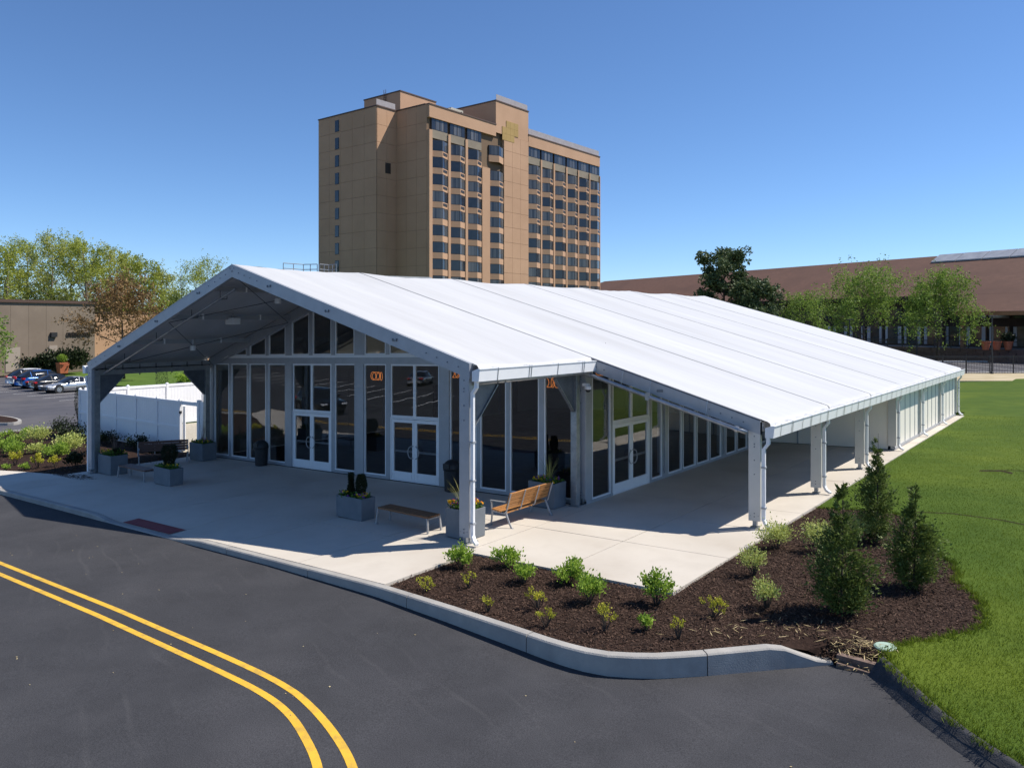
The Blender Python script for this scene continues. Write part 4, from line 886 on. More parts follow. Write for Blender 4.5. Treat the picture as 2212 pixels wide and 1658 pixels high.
m = MB(); hbox(m, TW0 + .2, t1 - .2, -.4, -.36, TZ + .23, TZ + 1.3); m.build('railing_glass', HRAIL, hotel)
m = MB(); hpoly(m, [(2.0, 8.5), (11, 8.5), (11, 18), (2.0, 18)], 40.9, 46.0); ph = m.build('penthouse', HT, hotel)
m = MB(); hpoly(m, [(1.9, 8.4), (11.1, 8.4), (11.1, 18.1), (1.9, 18.1)], 46.002, 46.2); m.build('coping', HCAP, ph)
m = MB()
for s in (1.85, 1.85): pass
for w in (12.0, 12.5):
    m = MB(); m.tube([hp(1.8, w, 42), hp(1.8, w, 46.9)], .05, 5); m.build('ladder_rail', HCAP, ph)
for z in np.arange(42.3, 46.6, .4): m = MB(); m.tube([hp(1.8, 12.0, z), hp(1.8, 12.5, z)], .03, 4); m.build('ladder_rung', HCAP, ph)
AC = pm('roof_unit', (.42, .38, .30), (.50, .46, .37), 1, .6)
for a, lb in ((7.6, 0), (9.4, 1)):
    m = MB(); hbox(m, a, a + 3.2, 2.2 + lb, 4.6 + lb, 40.9, 43.2 + lb * .7); u = m.build('roof_unit', AC, hotel)
    for q in range(5): m = MB(); hbox(m, a + .2 + q * .6, a + .5 + q * .6, 2.14 + lb, 2.195 + lb, 41.9, 42.9 + lb * .7); m.build('grille', HFRM, u)
# end wall stair windows
x776 = None
for k in range(9):
    zt = 5.196 + (698.85 - (350 + (255 + 128 * k) * .5425) * .54004) * 139.5 / FPX; wq = 17.6
    m = MB(); hbox(m, -4.60, -4.43, wq - .55, wq + .55, zt - 2.05, zt); w_ = m.build('window', HFRM, hotel)
    m = MB(); hbox(m, -4.63, -4.601, wq - .45, wq + .45, zt - 1.95, zt - .1); m.build('pane', HWIN, w_)
m = MB(); hbox(m, -2.6, -1.4, 7.27, 7.33, 30.8, 32.6); m.build('vent_grille', HFRM, hotel)
# low white-roofed wing in front of the hotel with its roof railing
wg = empty('low_wing', tuple(lat(-16, 84, -.7)), 'low flat white roofed wing just showing above the tent ridge', 'building')
m = MB(); P4 = [lat(-24.8, 79), lat(-9, 88), lat(-12, 98), lat(-28, 89)]
m.hexa([(p.x, p.y, z) for z in (-.7, 10.1) for p in P4]); m.build('wall', HT, wg)
m = MB(); m.hexa([(p.x, p.y, z) for z in (10.102, 10.4) for p in P4]); m.build('roof', FABR, wg)
e = empty('roof_railing', tuple(lat(-21.5, 83.5, 10.6)), 'grey metal guard railing standing on the low roof behind the tent ridge', 'railing')
RAILG = pm('grey_rail', (.16, .18, .21), None, rough=.6); rp = [lat(-24.2, 83), lat(-22.6, 85.0), lat(-21.0, 84.6)]; rq = [lat(-20.75, 84.6), lat(-20.0, 85.6), lat(-18.9, 84.4)]
for run in (rp, rq):
    for p in run + [run[0].lerp(run[1], .5), run[1].lerp(run[2], .5)]: m = MB(); m.tube([(p.x, p.y, 10.4), (p.x, p.y, 11.6)], .045, 5); m.build('upright', RAILG, e)
    for z in (11.05, 11.6): m = MB(); m.tube([(p.x, p.y, z) for p in run], .045, 5); m.build('rail', RAILG, e)

# ================================================================== brown-roofed pavilion on the right
SHI = pm('brown_shingle', (.125, .062, .042), (.165, .082, .055), 1.2, .9, .3, 14, stretch=(1, 1, 2.5), c3=(.105, .052, .036), s3=.15, detail=8)
DKW = pm('dark_board', (.035, .022, .018), (.055, .034, .027), 1.5, .8)
BRK = pm('dark_brick', (.10, .06, .05), (.16, .10, .085), 1.8, .85, .3, 9)
TIMB = pm('orange_timber', (.36, .16, .075), (.45, .21, .10), 2, .7)
PWIN = pm('pavilion_glass', (.02, .03, .03), (.06, .08, .08), .5, .05, spec=.6)
CURT = pm('pale_curtain', (.40, .40, .42), (.55, .55, .56), 3, .8, stretch=(1, 1, .1))
D_ = (.511, -.860); N_ = (.860, .511); Q_ = (67.3, 115.0)
def bp_(t, n, z): return lat(Q_[0] + D_[0] * t + N_[0] * n, Q_[1] + D_[1] * t + N_[1] * n, z)
b0 = bp_(-20, 6, 0); pav2 = empty('pavilion', (b0.x, b0.y, .5), 'long dark pavilion under a huge brown shingle roof on the right', 'building')
def bbox(m, t0, t1, n0, n1, z0, z1): m.hexa([bp_(t, n, z) for z in (z0, z1) for t, n in ((t0, n0), (t1, n0), (t1, n1), (t0, n1))]); return m
EZ, RZ_ = 9.48, 16.7; TR = 40
m = MB(); th = .25
def rq4(pts): m.add([p for p in pts] + [(p[0], p[1], p[2] - th) for p in pts], [(0, 1, 2, 3), (7, 6, 5, 4), (0, 4, 5, 1), (1, 5, 6, 2), (2, 6, 7, 3), (3, 7, 4, 0)])
rq4([bp_(-122, 0, EZ), bp_(TR, 0, EZ), bp_(TR, 14, RZ_), bp_(-106, 14, RZ_)]); rf = m.build('roof', SHI, pav2)
m = MB(); rq4([bp_(-106, 14, RZ_ - .01), bp_(TR, 14, RZ_ - .01), bp_(TR, 28, EZ), bp_(-122, 28, EZ)]); m.build('roof_back', SHI, rf)
m = MB(); rq4([bp_(-122, 28, EZ), bp_(-122, 0, EZ), bp_(-106, 14, RZ_ - .02), bp_(-106, 14, RZ_ - .02)]); m.build('roof_hip', SHI, rf)
sl = (RZ_ - EZ) / 14
m = MB(); rq4([bp_(.5, -5, EZ - 5 * sl), bp_(TR, -5, EZ - 5 * sl), bp_(TR, -.02, EZ - .012), bp_(-1.8, -.02, EZ - .012)]); m.build('porch_roof', SHI, rf)
m = MB(); bbox(m, -122, .4, -.06, -.01, EZ - .55, EZ - .02); m.build('eave_board', DKW, rf)
m = MB(); bbox(m, .4, TR, -5.08, -5.02, EZ - 5 * sl - .55, EZ - 5 * sl - .05); m.build('porch_beam', TIMB, rf)
for t in (1.2, 14, 27): m = MB(); bbox(m, t, t + .5, -4.9, -4.4, 1.75, EZ - 5 * sl - .3); m.build('porch_post', TIMB, pav2)
# ridge skylight
skl = None
for i in range(12):
    t = -13 + i * 4.2; m = MB(); a = 11.4; zf = lambda n: EZ + sl * n + .25
    m.hexa([bp_(t + .06, a, zf(a) - .2), bp_(t + 4.14, a, zf(a) - .2), bp_(t + 4.14, 13.9, zf(13.9) - .2), bp_(t + .06, 13.9, zf(13.9) - .2), bp_(t + .06, a, zf(a)), bp_(t + 4.14, a, zf(a)), bp_(t + 4.14, 13.9, zf(13.9)), bp_(t + .06, 13.9, zf(13.9))])
    m.build('skylight_panel', pm('skylight%d' % i, (.30, .31, .33), (.42, .43, .45), .8, .4), rf)
m = MB(); bbox(m, -120, TR, 2.0, 26, .2, EZ - .3); m.build('wall', DKW, pav2)
for i in range(26):
    t = -48 + i * 3.3; m = MB(); bbox(m, t, t + 3.1, 1.9, 1.99, 1.9, 4.9); w_ = m.build('window', DKW, pav2)
    m = MB(); bbox(m, t + .12, t + 2.98, 1.84, 1.895, 2.0, 4.8); m.build('pane', PWIN, w_)
    if i > 3:
        for q in (0, 1):
            m = MB(); a = t + .15 + q * 2.2; bbox(m, a, a + random.uniform(.3, .6), 1.80, 1.835, 2.0, 4.75); m.build('curtain', CURT, w_)
    m = MB(); bbox(m, t, t + 3.1, 1.9, 1.99, 5.9, 7.8); w_ = m.build('window', DKW, pav2); m = MB(); bbox(m, t + .12, t + 2.98, 1.84, 1.895, 6.0, 7.7); m.build('pane', PWIN, w_)
for t in (-6, 8.5, 20): m = MB(); bbox(m, t, t + 1.2, .9, 1.99, 1.75, 9.2); m.build('brick_pier', BRK, pav2)
# terrace: bank and retaining wall
tz = 1.75
P4 = [bp_(-60, -7, 0), bp_(45, -7, 0), bp_(45, 30, 0), bp_(-60, 30, 0)]
m = MB(); m.hexa([(p.x, p.y, z) for z in (-.7, tz) for p in P4]); o = m.build('terrace', KERB); o['kind'] = 'structure'
P4 = [bp_(-62, -14, -.2), bp_(-10, -14, -.2), bp_(-10, -6.9, tz + .01), bp_(-62, -6.9, tz + .01)]
m = MB(); m.add([tuple(p) for p in P4], [(0, 1, 2, 3)]); o = m.build('grass_bank', GRASS); o['kind'] = 'structure'
rw = empty('retaining_wall', tuple(bp_(15, -7.4, -.6)), 'dark brick retaining wall below the pavilion terrace', 'wall')
for c in range(5):
    for i in range(26):
        t = -10 + i * 2.1 + (1.05 if c % 2 else 0); m = MB(); bbox(m, t + .03, t + 2.07, -7.45 + c * .03, -7.02, -.6 + c * .48 + .02, -.6 + (c + 1) * .48); m.build('stone_block', BRK, rw)
def railing(name, p0, p1, z0, h, n, label, gap=.16, post_every=12):
    p0 = Vector(p0); p1 = Vector(p1); L = (p1 - p0).length; c = (p0 + p1) / 2; e = empty(name, (c.x, c.y, z0), label, 'railing' if h < 1.4 else 'fence')
    for z in (z0 + .15, z0 + h - .1, z0 + h): m = MB(); m.bar((p0.x, p0.y, z), (p1.x, p1.y, z), .05, .05); m.build('rail', BLK, e)
    k = int(L / 2.4)
    for i in range(k + 1): q = p0.lerp(p1, i / k); m = MB(); m.box(q.x - .05, q.x + .05, q.y - .05, q.y + .05, z0, z0 + h + .12); m.build('post', BLK, e)
    m = MB()
    for i in range(int(L / gap)): q = p0.lerp(p1, (i + .5) / int(L / gap)); m.add([(q.x + a, q.y + b, z) for z in (z0 + .16, z0 + h - .02) for a, b in ((-.014, -.014), (.014, -.014), (.014, .014), (-.014, .014))], [(0, 1, 5, 4), (1, 2, 6, 5), (2, 3, 7, 6), (3, 0, 4, 7)])
    o = m.build('picket', BLK, e); o['kind'] = 'stuff'
railing('terrace_railing', bp_(-40, -7.2, 0), bp_(40, -7.2, 0), tz, 1.1, 0, 'black picket railing along the edge of the pavilion terrace')
railing('metal_fence', lat(20, 80.5), lat(66, 80.5), -.1, 1.95, 0, 'black metal picket fence across the far road beyond the lawn')
# far road with pale kerbs
for d0, d1, nm, mt, z in ((81.2, 106, 'far_road', ASPH2, .02),):
    sheet(nm, [tuple(lat(-8, d0)[:2]), tuple(lat(90, d0)[:2]), tuple(lat(90, d1)[:2]), tuple(lat(-8, d1)[:2])], lambda x, y: z, mt, skirt=.5)
for d in (81.0, 106): m = MB(); a = lat(-8, d); b = lat(90, d); m.bar((a.x, a.y, .06), (b.x, b.y, .06), .5, .25); o = m.build('far_kerb', pm('pale_kerb%d' % d, (.55, .53, .51), (.6, .58, .56), 1, .8)); o['kind'] = 'structure'
for i in range(6):
    a = lat(47 + i * 4.2, 84); b = lat(50 + i * 4.2, 104); m = MB(); m.bar((a.x, a.y, .026), (b.x, b.y, .026), .12, .004); tag(m.build('stall_line', WHTP), 'faint white stall line on the far road behind the metal fence, %s from the left' % ['first', 'second', 'third', 'fourth', 'fifth', 'sixth'][i], 'road marking', 'stall lines on the far road')
sheet('far_verge', [tuple(lat(-8, 106.3)[:2]), tuple(lat(90, 106.3)[:2]), tuple(lat(90, 140)[:2]), tuple(lat(-8, 140)[:2])], lambda x, y: -.05, GRASS, skirt=.4)
def lamp(px, d, z0, top, label):
    p = at(px, d, z0); e = empty('street_lamp', p, label, 'lamp', 'black street lamps by the pavilion'); m = MB(); m.tube([(p.x, p.y, z0), (p.x, p.y, top)], .085, 8, r2=.06); m.build('pole', BLK, e)
    m = MB(); m.lathe([(.14, 0), (.14, .3), (.1, .34)], (p.x, p.y, z0), 10); m.build('base', BLK, e)
    q = p + RV * .15; m = MB(); m.hexa([(p.x + RV.x * a + FV.x * b, p.y + RV.y * a + FV.y * b, top + c) for c in (0, .1) for a, b in ((-.35, -.15), (.45, -.15), (.45, .15), (-.35, .15))]); m.build('lamp_head', BLK, e, bevel=.03)
lamp(1943 * 1.0 + 0, 79.5, .1, 3.55, 'black pole lamp at the metal fence, seen over the tent eave') if 0 else None
lx = lambda c: (3072 + c * .4631) * .54004
lamp(lx(1935), 79.7, -.05, 5.196 - ((900 + 790 * .4631) * .54004 - HOR) * 79.7 / FPX, 'tallest black pole lamp, standing in front of the metal fence')
lamp(lx(1285), 104, -.1, 5.196 - ((900 + 830 * .4631) * .54004 - HOR) * 104 / FPX, 'black pole lamp between the two larger green trees')
lamp(lx(705), 88, -.1, 5.196 - ((900 + 820 * .4631) * .54004 - HOR) * 88 / FPX, 'black pole lamp rising behind the tent roof, right of its twin')
lamp(lx(655), 100, -.1, 5.196 - ((900 + 848 * .4631) * .54004 - HOR) * 100 / FPX, 'smaller black pole lamp rising behind the tent roof')
TERR = pm('terracotta', (.42, .11, .05), (.50, .15, .07), 2, .7)
for c, lb in ((1880, 'leftmost orange pot on the terrace'), (1975, 'middle orange pot on the terrace'), (2075, 'rightmost orange pot on the terrace, with a dark bush')):
    p = at(lx(c), 103.5, tz); e = empty('terracotta_pot', p, 'large ' + lb, 'pot', 'terracotta pots on the terrace'); m = MB(); m.lathe([(.36, 0), (.56, .95), (.62, .98), (.62, 1.12)], tuple(p), 14); m.build('pot', TERR, e)
    m = MB(); m.lathe([(.55, 1.121), (.3, 1.15)], tuple(p), 12); m.build('soil', MULCH, e)
    if c == 2075:
        n = 900; q = RNG.normal(0, 1, (n, 3)); q = unit(q) * RNG.uniform(.5, 1, (n, 1)) * [.9, .9, .6]; V, Q = leaves(q + [0, 0, 1.7], .25); npmesh('bush', V, Q, LF_DK, e)

# ================================================================== conference building on the left
CW = pm('brown_stucco', (.20, .155, .115), (.235, .185, .14), .5, .9, .2, 10, c3=(.175, .135, .10), s3=.12)
cbx = lambda px, d, z: at(px, d, z)
cf_ = empty('conference_building', tuple(at(80, 96, -.7)), 'low windowless brown stucco building with raised lettering on the left', 'building')
E1 = at(205, 98, 0); W1 = at(-60, 86, 0); dv = (E1 - W1).normalized(); bv = Vector((-dv.y, dv.x, 0))
if bv.dot(FV) < 0: bv = -bv
def cbox(m, s0, s1, n0, n1, z0, z1):     # s measured back from the right-hand corner
    m.hexa([tuple(E1 - dv * s + bv * n + Vector((0, 0, z))) for z in (z0, z1) for s, n in ((s0, n0), (s1, n0), (s1, n1), (s0, n1))]); return m
zt = 5.196 + (HOR - 657) * 98 / FPX
Ltot = (E1 - W1).length
for i in range(7):
    s0 = Ltot * i / 7; m = MB(); cbox(m, s0 + .01, Ltot * (i + 1) / 7 - .01, 0, 14, -.7, zt); m.f = [q for q in m.f]; m.build('wall_panel', CW, cf_)
m = MB(); cbox(m, -.15, Ltot, -.2, 14.1, zt + .002, zt + .35); m.build('coping', HCAP, cf_)
m = MB(); cbox(m, -32, -.02, 9, 24, -.7, zt - 1.0); m.build('rear_block', HT, cf_)
m = MB(); cbox(m, -32.1, -.03, 8.9, 24.1, zt - .998, zt - .75); m.build('coping', HCAP, cf_)
for px, wd, zz in ((18, 1.6, 2.5), (211 * 0 + 211, .0, 0), (104 * 1, .95, 2.6)):
    if wd:
        s0 = None
        for s in np.linspace(0, Ltot, 600):
            p = E1 - dv * s; r = p - Vector((CAM[0], CAM[1], 0)); x = 1106 + FPX * r.dot(RV) / r.dot(FV)
            if x <= (58 if wd > 1 else 115) * 1.0 - (30 if wd > 1 else 0): s0 = s; break
        m = MB(); cbox(m, s0 - wd / 2, s0 + wd / 2, -.06, -.005, -.3, zz); d_ = m.build('door', pm('pale_door%d' % px, (.36, .30, .24), None, rough=.6), cf_)
        if wd < 1: m = MB(); cbox(m, s0 - .35, s0 + .35, -.3, -.005, zz + 1.0, zz + 1.55); m.build('wall_lamp', BLK, cf_)
# raised letters
tx = bpy.data.curves.new('lettering', 'FONT'); tx.body = 'CONFERENCE CENTER'; tx.size = 1.02; tx.extrude = .05; tx.space_character = 1.05
to = bpy.data.objects.new('lettering', tx); COL.objects.link(to); bpy.context.view_layer.update()
dg = bpy.context.evaluated_depsgraph_get(); me = bpy.data.meshes.new_from_object(to.evaluated_get(dg)); bpy.data.objects.remove(to); bpy.data.curves.remove(tx)
co = np.zeros(len(me.vertices) * 3); me.vertices.foreach_get('co', co); co = co.reshape(-1, 3)
s_l = None
for s in np.linspace(0, Ltot, 800):
    p = E1 - dv * s; r = p - Vector((CAM[0], CAM[1], 0)); x = 1106 + FPX * r.dot(RV) / r.dot(FV)
    if x <= 142.5: s_l = s; break
zl_ = 5.196 - ((900 + 965 * .4631) * .54004 - HOR) * 96.5 / FPX
wt = co[:, 0].max(); sc_ = (s_l - .6) / wt if s_l else 1; sc_ = min(sc_, .62)
org = np.array(cf_.location); P_ = np.array(E1 - dv * s_l)[None, :] + co[:, :1] * sc_ * np.array(dv)[None, :] + (-.06 - co[:, 2:3]) * np.array(bv)[None, :]
P_[:, 2] = zl_ + co[:, 1] * .8; me.vertices.foreach_set('co', (P_ - org).ravel()); me.materials.append(pm('bronze_letters', (.03, .024, .02), None, rough=.5)); me.update()
lo = link('lettering', me, cf_)
# small building at the far left edge
e = empty('brick_tower', tuple(at(5, 112, -.7)), 'red brick upper storey with white barred windows at the left edge', 'building'); a = at(-60, 110, 0); b = at(27, 114, 0)
m = MB(); q = [a, b, b + FV * 8, a + FV * 8]; m.hexa([(p.x, p.y, z) for z in (-.7, 5.196 + (HOR - 651) * 112 / FPX) for p in q]); m.build('wall', pm('red_brick', (.12, .05, .04), (.16, .07, .055), 3, .85), e)
for i in range(4):
    p = a.lerp(b, .68 + i * .075); m = MB(); z1 = 5.196 + (HOR - 656) * 112 / FPX; m.hexa([tuple(p + dv * s_ - FV * t + Vector((0, 0, z))) for z in (z1 - 2.3, z1 - .3) for s_, t in ((-.16, .1), (.16, .1), (.16, .01), (-.16, .01))]); m.build('window', PWIN, e)
# ================================================================== vegetation
BARK = pm('bark', (.15, .125, .095), (.25, .21, .165), 5, .9, .3, 20); BARKD = pm('dark_bark', (.045, .034, .026), (.08, .06, .045), 5, .9, .3, 20)
LF_SPR = leafmat('spring_leaf', (.19, .24, .035), (.42, .46, .085), .40, scale=.25)
LF_SPR2 = leafmat('pale_spring_leaf', (.25, .29, .06), (.46, .48, .12), .40, scale=.25)
LF_BRZ = leafmat('bronze_leaf', (.13, .075, .03), (.32, .20, .085), .3, scale=.3)
LF_GRN = leafmat('bright_green_leaf', (.095, .175, .025), (.25, .35, .065), .40, scale=.4)
LF_PIN = leafmat('pine_needle', (.028, .055, .024), (.12, .16, .06), .2, scale=.5)
LF_HDG = leafmat('dark_hedge', (.010, .018, .008), (.03, .045, .016), .1)
LF_BSH = leafmat('bush_leaf', (.15, .26, .03), (.38, .52, .08), .4, scale=2)
LF_YBS = leafmat('yellow_leaf', (.30, .32, .03), (.60, .56, .07), .35, scale=2)
LF_VAR = leafmat('variegated_leaf', (.32, .38, .08), (.62, .66, .22), .35, scale=2)
LF_CON = leafmat('cedar_spray', (.03, .055, .013), (.17, .22, .05), .22, scale=1.5)
LF_UND = leafmat('undergrowth', (.07, .10, .02), (.19, .23, .05), .35, scale=.3)
def skeleton(base, H, spread, seed, trunk_r, fork=.35, nl=6, ns=5, up=.55, lean=0.0):
    rs = np.random.default_rng(seed); B = np.array(base, float); m = MB(); tips = []
    top = B + [rs.normal(0, .03) * H + lean, rs.normal(0, .03) * H, H * .92]
    axis = lambda t: B + (top - B) * t + np.array([math.sin(3 * t + seed), math.cos(2 * t + seed), 0]) * .015 * H * t
    m.tube([axis(t) for t in (0, .2, .4, .6, .8, 1)], [trunk_r * (1 - .85 * t) for t in (0, .2, .4, .6, .8, 1)], 6)
    for i in range(nl):
        t = fork + (1 - fork) * (i / nl) ** .9 * .95; a = i * 2.4 + rs.uniform(-.4, .4); p = axis(t); L = spread * (1.05 - .55 * (t - fork) / (1 - fork)) * rs.uniform(.75, 1.15)
        d = np.array([math.cos(a), math.sin(a), up * rs.uniform(.6, 1.6) + .5 * t]); d /= np.linalg.norm(d)
        q = p + d * L * .5 + rs.normal(0, .06 * L, 3); e = p + d * L + np.array([0, 0, .12 * L]); r0 = trunk_r * .5 * (1 - .6 * t)
        m.tube([p, q, e], [r0, r0 * .6, r0 * .15], 5, caps=False); tips += [(e, 1.), (q * .4 + e * .6, .9)]
        for k in range(ns):
            s = .3 + .65 * k / ns; o = p + (q - p) * s * 2 if s < .5 else q + (e - q) * (s * 2 - 1); dd = d + rs.normal(0, .55, 3); dd[2] += .25; dd /= np.linalg.norm(dd); l2 = L * .42 * rs.uniform(.6, 1.2); f = o + dd * l2
            m.tube([o, f], [r0 * .35, r0 * .08], 4, caps=False); tips.append((f, .8))
    tips.append((top, 1.)); return m, tips
def tree(name, base, H, spread, seed, label, leaf, nleaf, lsize, bark=BARK, group=None, fork=.35, nl=7, ns=5, clump=.16, trunk_r=None, up=.55, flat=1.0, cat='tree'):
    e = empty(name, tuple(base), label, cat, group); m, tips = skeleton(base, H, spread, seed, trunk_r or H * .016, fork, nl, ns, up)
    m.build('trunk', bark, e, smooth=True); rs = np.random.default_rng(seed + 99); w = np.array([t[1] for t in tips]); P_ = np.array([t[0] for t in tips]); idx = rs.choice(len(P_), nleaf, p=w / w.sum())
    sub = P_[idx] + rs.normal(0, clump * spread * .55, (nleaf, 3)) * [1, 1, flat]; cs = rs.integers(0, 9, nleaf); off = rs.normal(0, clump * spread, (len(P_), 9, 3)) * [1, 1, flat]
    pts = P_[idx] + off[idx, cs] + rs.normal(0, clump * spread * .33, (nleaf, 3))
    V, Q = leaves(pts, lsize, aspect=1.6); npmesh('crown', V - np.array(base), Q, leaf, e); return e
ordn = ['first', 'second', 'third', 'fourth', 'fifth', 'sixth', 'seventh', 'eighth', 'ninth', 'tenth', 'eleventh', 'twelfth']
def ztop(y, d): return CAM[2] + (HOR - y) * d / FPX
row = [(-28, 520, 128), (18, 523, 120), (62, 517, 134), (104, 507, 126), (148, 511, 132), (192, 519, 122), (234, 532, 130), (268, 545, 137), (303, 556, 126), (338, 583, 140)]
for i, (px, y, d) in enumerate(row):
    b = at(px, d, -.7); H = ztop(y, d) + .7
    tree('deciduous_tree', b, H, H * .30, 40 + i, 'tall pale green spring tree, %s from the left in the row behind the conference building' % ordn[i], LF_SPR if i % 3 else LF_SPR2, 9500, .24, BARK, 'tall trees behind the conference building', fork=.26, nl=11, ns=7, clump=.105, trunk_r=.30)
for i, (px, y, d) in enumerate(((398, 574, 150), (424, 556, 155), (452, 568, 150), (486, 590, 160))):
    b = at(px, d, -.7); H = ztop(y, d) + .7
    tree('deciduous_tree', b, H, H * .30, 70 + i, 'thin half-bare tree above the tent gable, %s from the left of its clump' % ordn[i], LF_SPR, 500 if i == 0 else 4200, .24, BARK, 'thin trees left of the tent ridge', fork=.35, nl=9, ns=6, clump=.12, trunk_r=.2)
for i in range(12):
    px = -30 + i * 40; d = 116 + (i * 7) % 11; b = at(px, d, -.7); H = 7.0 + (i * 5) % 4
    tree('understorey_tree', b, H, H * .42, 90 + i, 'low bushy tree under the tall row, %s from the left' % ordn[i], LF_UND if i % 2 else LF_SPR, 5000, .28, BARKD, 'low trees behind the conference building', fork=.15, nl=8, ns=5, clump=.17)
tree('bronze_tree', at(268, 84, -.7), ztop(614, 84) + .7, 5.0, 5, 'bronze brown leaved tree in front of the conference building corner', LF_BRZ, 11000, .21, BARKD, None, fork=.22, nl=10, ns=6, clump=.13, up=.3)
tree('young_tree', at(-14, 62, -.8), ztop(690, 62) + .8, 2.2, 8, 'bright green young tree cut off by the left edge', LF_GRN, 1500, .2, BARK, None, fork=.3)
# right side trees
tree('pine_tree', at(1562, 95, -.3), ztop(530, 95) + .3, 4.0, 21, 'tall dark pine rising above the tent ridge', LF_PIN, 15000, .32, BARKD, None, fork=.36, nl=15, ns=7, clump=.10, flat=.6, up=.15)
tree('pine_tree', at(1628, 92, -.3), ztop(608, 92) + .3, 4.0, 23, 'shorter bushy pine right of the tall pine', LF_PIN, 14000, .32, BARKD, None, fork=.2, nl=15, ns=7, clump=.11, flat=.6, up=.15)
tree('garden_tree', at(1732, 96, -.2), ztop(642, 96) + .2, 3.4, 31, 'small bright green tree beside the pines', LF_GRN, 6000, .18, BARKD, 'green trees before the pavilion', fork=.25, nl=9, ns=6, clump=.15)
tree('garden_tree', at(1868, 104, .3), ztop(604, 104) - .3, 6.6, 35, 'broad green tree in front of the pavilion, left of the two larger ones', LF_GRN, 15000, .22, BARKD, 'green trees before the pavilion', fork=.18, nl=12, ns=8, clump=.13, up=.4)
tree('garden_tree', at(2025, 106, .3), ztop(600, 106) - .3, 5.2, 37, 'rounded green tree beside the porch, right of the two larger ones', LF_GRN, 14000, .22, BARKD, 'green trees before the pavilion', fork=.28, nl=12, ns=8, clump=.13, up=.4)
# ------------------------------------------------------------------ shrubs
def shrub(name, x, y, z, r, h, mat, n, ls, label, group, stems=12, cat='bush', fill=.5, seed=None, airy=False):
    rs = np.random.default_rng(seed or int(abs(x * 371 + y * 97)) + 1); e = empty(name, (x, y, z), label, cat, group); m = MB(); tips = []
    for k in range(stems):
        a = rs.uniform(0, 6.283); rr = r * math.sqrt(rs.uniform(.05, 1)) * .85; hh = h * rs.uniform(.55, 1.0) * (1 - .35 * (rr / r) ** 2); p0 = np.array([x + .15 * rr * math.cos(a), y + .15 * rr * math.sin(a), z]); p2 = np.array([x + rr * math.cos(a), y + rr * math.sin(a), z + hh]); p1 = p0 * .45 + p2 * .55 + [0, 0, .08 * h]
        m.tube([p0, p1, p2], [.007, .005, .002], 4, caps=False); tips += [(p1, p2)]
    m.build('stems', BARKD, e); k = rs.integers(0, stems, n); t = rs.uniform(-.1 if not airy else .25, 1.05, n)[:, None]; A = np.array([q[0] for q in tips])[k]; B = np.array([q[1] for q in tips])[k]
    P_ = A + (B - A) * t + rs.normal(0, (.16 if not airy else .07) * r * fill * 2, (n, 3)) * [1, 1, .8]; P_[:, 2] = np.maximum(P_[:, 2], z + .03)
    D_ = unit(P_ - np.array([x, y, z - .1])) + [0, 0, .4]; V, Q = leaves(P_, ls, aspect=1.7, D=D_, jit=.7); npmesh('foliage', V - np.array([x, y, z]), Q, mat, e); return e
fb = [(0.9, -1.36, .33, .50, 'b', 'full green bush by the front right downspout'), (1.72, -.83, .32, .46, 'b', 'green bush left of a twin at the concrete edge near the downspout'), (2.66, -1.48, .26, .42, 'b', 'rounded green bush, nearer of the pair right of the downspout'),
      (1.38, -2.92, .24, .30, 'y', 'sparse yellow bush closest to the kerb corner, leftmost of the bed'), (1.96, -2.33, .18, .34, 'y', 'thin yellow bush right of the leftmost sparse one'), (3.12, -3.15, .14, .34, 'y', 'narrow yellow bush beside the kerb, left of the middle'),
      (3.44, -.96, .36, .46, 'b', 'leafy green bush at the concrete edge, back one of the middle pair'), (4.36, -1.76, .33, .56, 'b', 'tall leafy green bush, front one of the middle pair'), (3.77, -2.53, .26, .40, 'y', 'yellow green bush in the middle of the bed, behind another yellow one'),
      (4.39, -3.16, .20, .34, 'y', 'yellow green bush near the kerb in the middle of the bed'), (5.31, -2.78, .27, .46, 'y', 'airy yellow bush near the bend of the kerb'), (5.43, -1.14, .33, .62, 'b', 'tall green bush at the concrete corner'),
      (5.86, -2.37, .15, .25, 'b', 'smallest green bush near the bend of the kerb'), (6.46, -2.39, .16, .38, 'y', 'small yellow green bush right of the smallest one')]
for x, y, r, h, k, lb in fb:
    if k == 'b': shrub('garden_bush', x, y, SH * x - .05, r, h, LF_BSH, int(900 * (r / .3) ** 2), .058, lb, 'bushes in the front mulch bed', 16)
    else: shrub('garden_bush', x, y, SH * x - .05, r, h, LF_YBS, int(330 * (r / .25) ** 1.5), .034, lb, 'bushes in the front mulch bed', 13, airy=True)
for x, y, r, h, k, lb in ((5.94, 3.66, .46, .62, 'v', 'pale yellow green bush at the foot of the second post'), (6.9, 3.95, .5, .75, 'v', 'pale yellow green bush behind the nearest conifer'), (6.25, 1.43, .34, .62, 'v', 'pale yellow green bush left of the nearest conifer, along the concrete'), (7.12, -.25, .32, .56, 'v', 'pale yellow green bush in front of the nearest conifer'), (6.52, -1.17, .28, .36, 'y', 'low yellow bush between the pale bush and the concrete corner'), (7.35, 5.3, .4, .7, 'v', 'pale bush behind the two back conifers')):
    if k == 'v': shrub('garden_bush', x, y, SH * x - .05, r, h, LF_VAR, int(1050 * (r / .35) ** 2), .042, lb, 'bushes in the right mulch bed', 18)
    else: shrub('garden_bush', x, y, SH * x - .05, r, h, LF_YBS, 450, .034, lb, 'bushes in the right mulch bed', 13, airy=True)
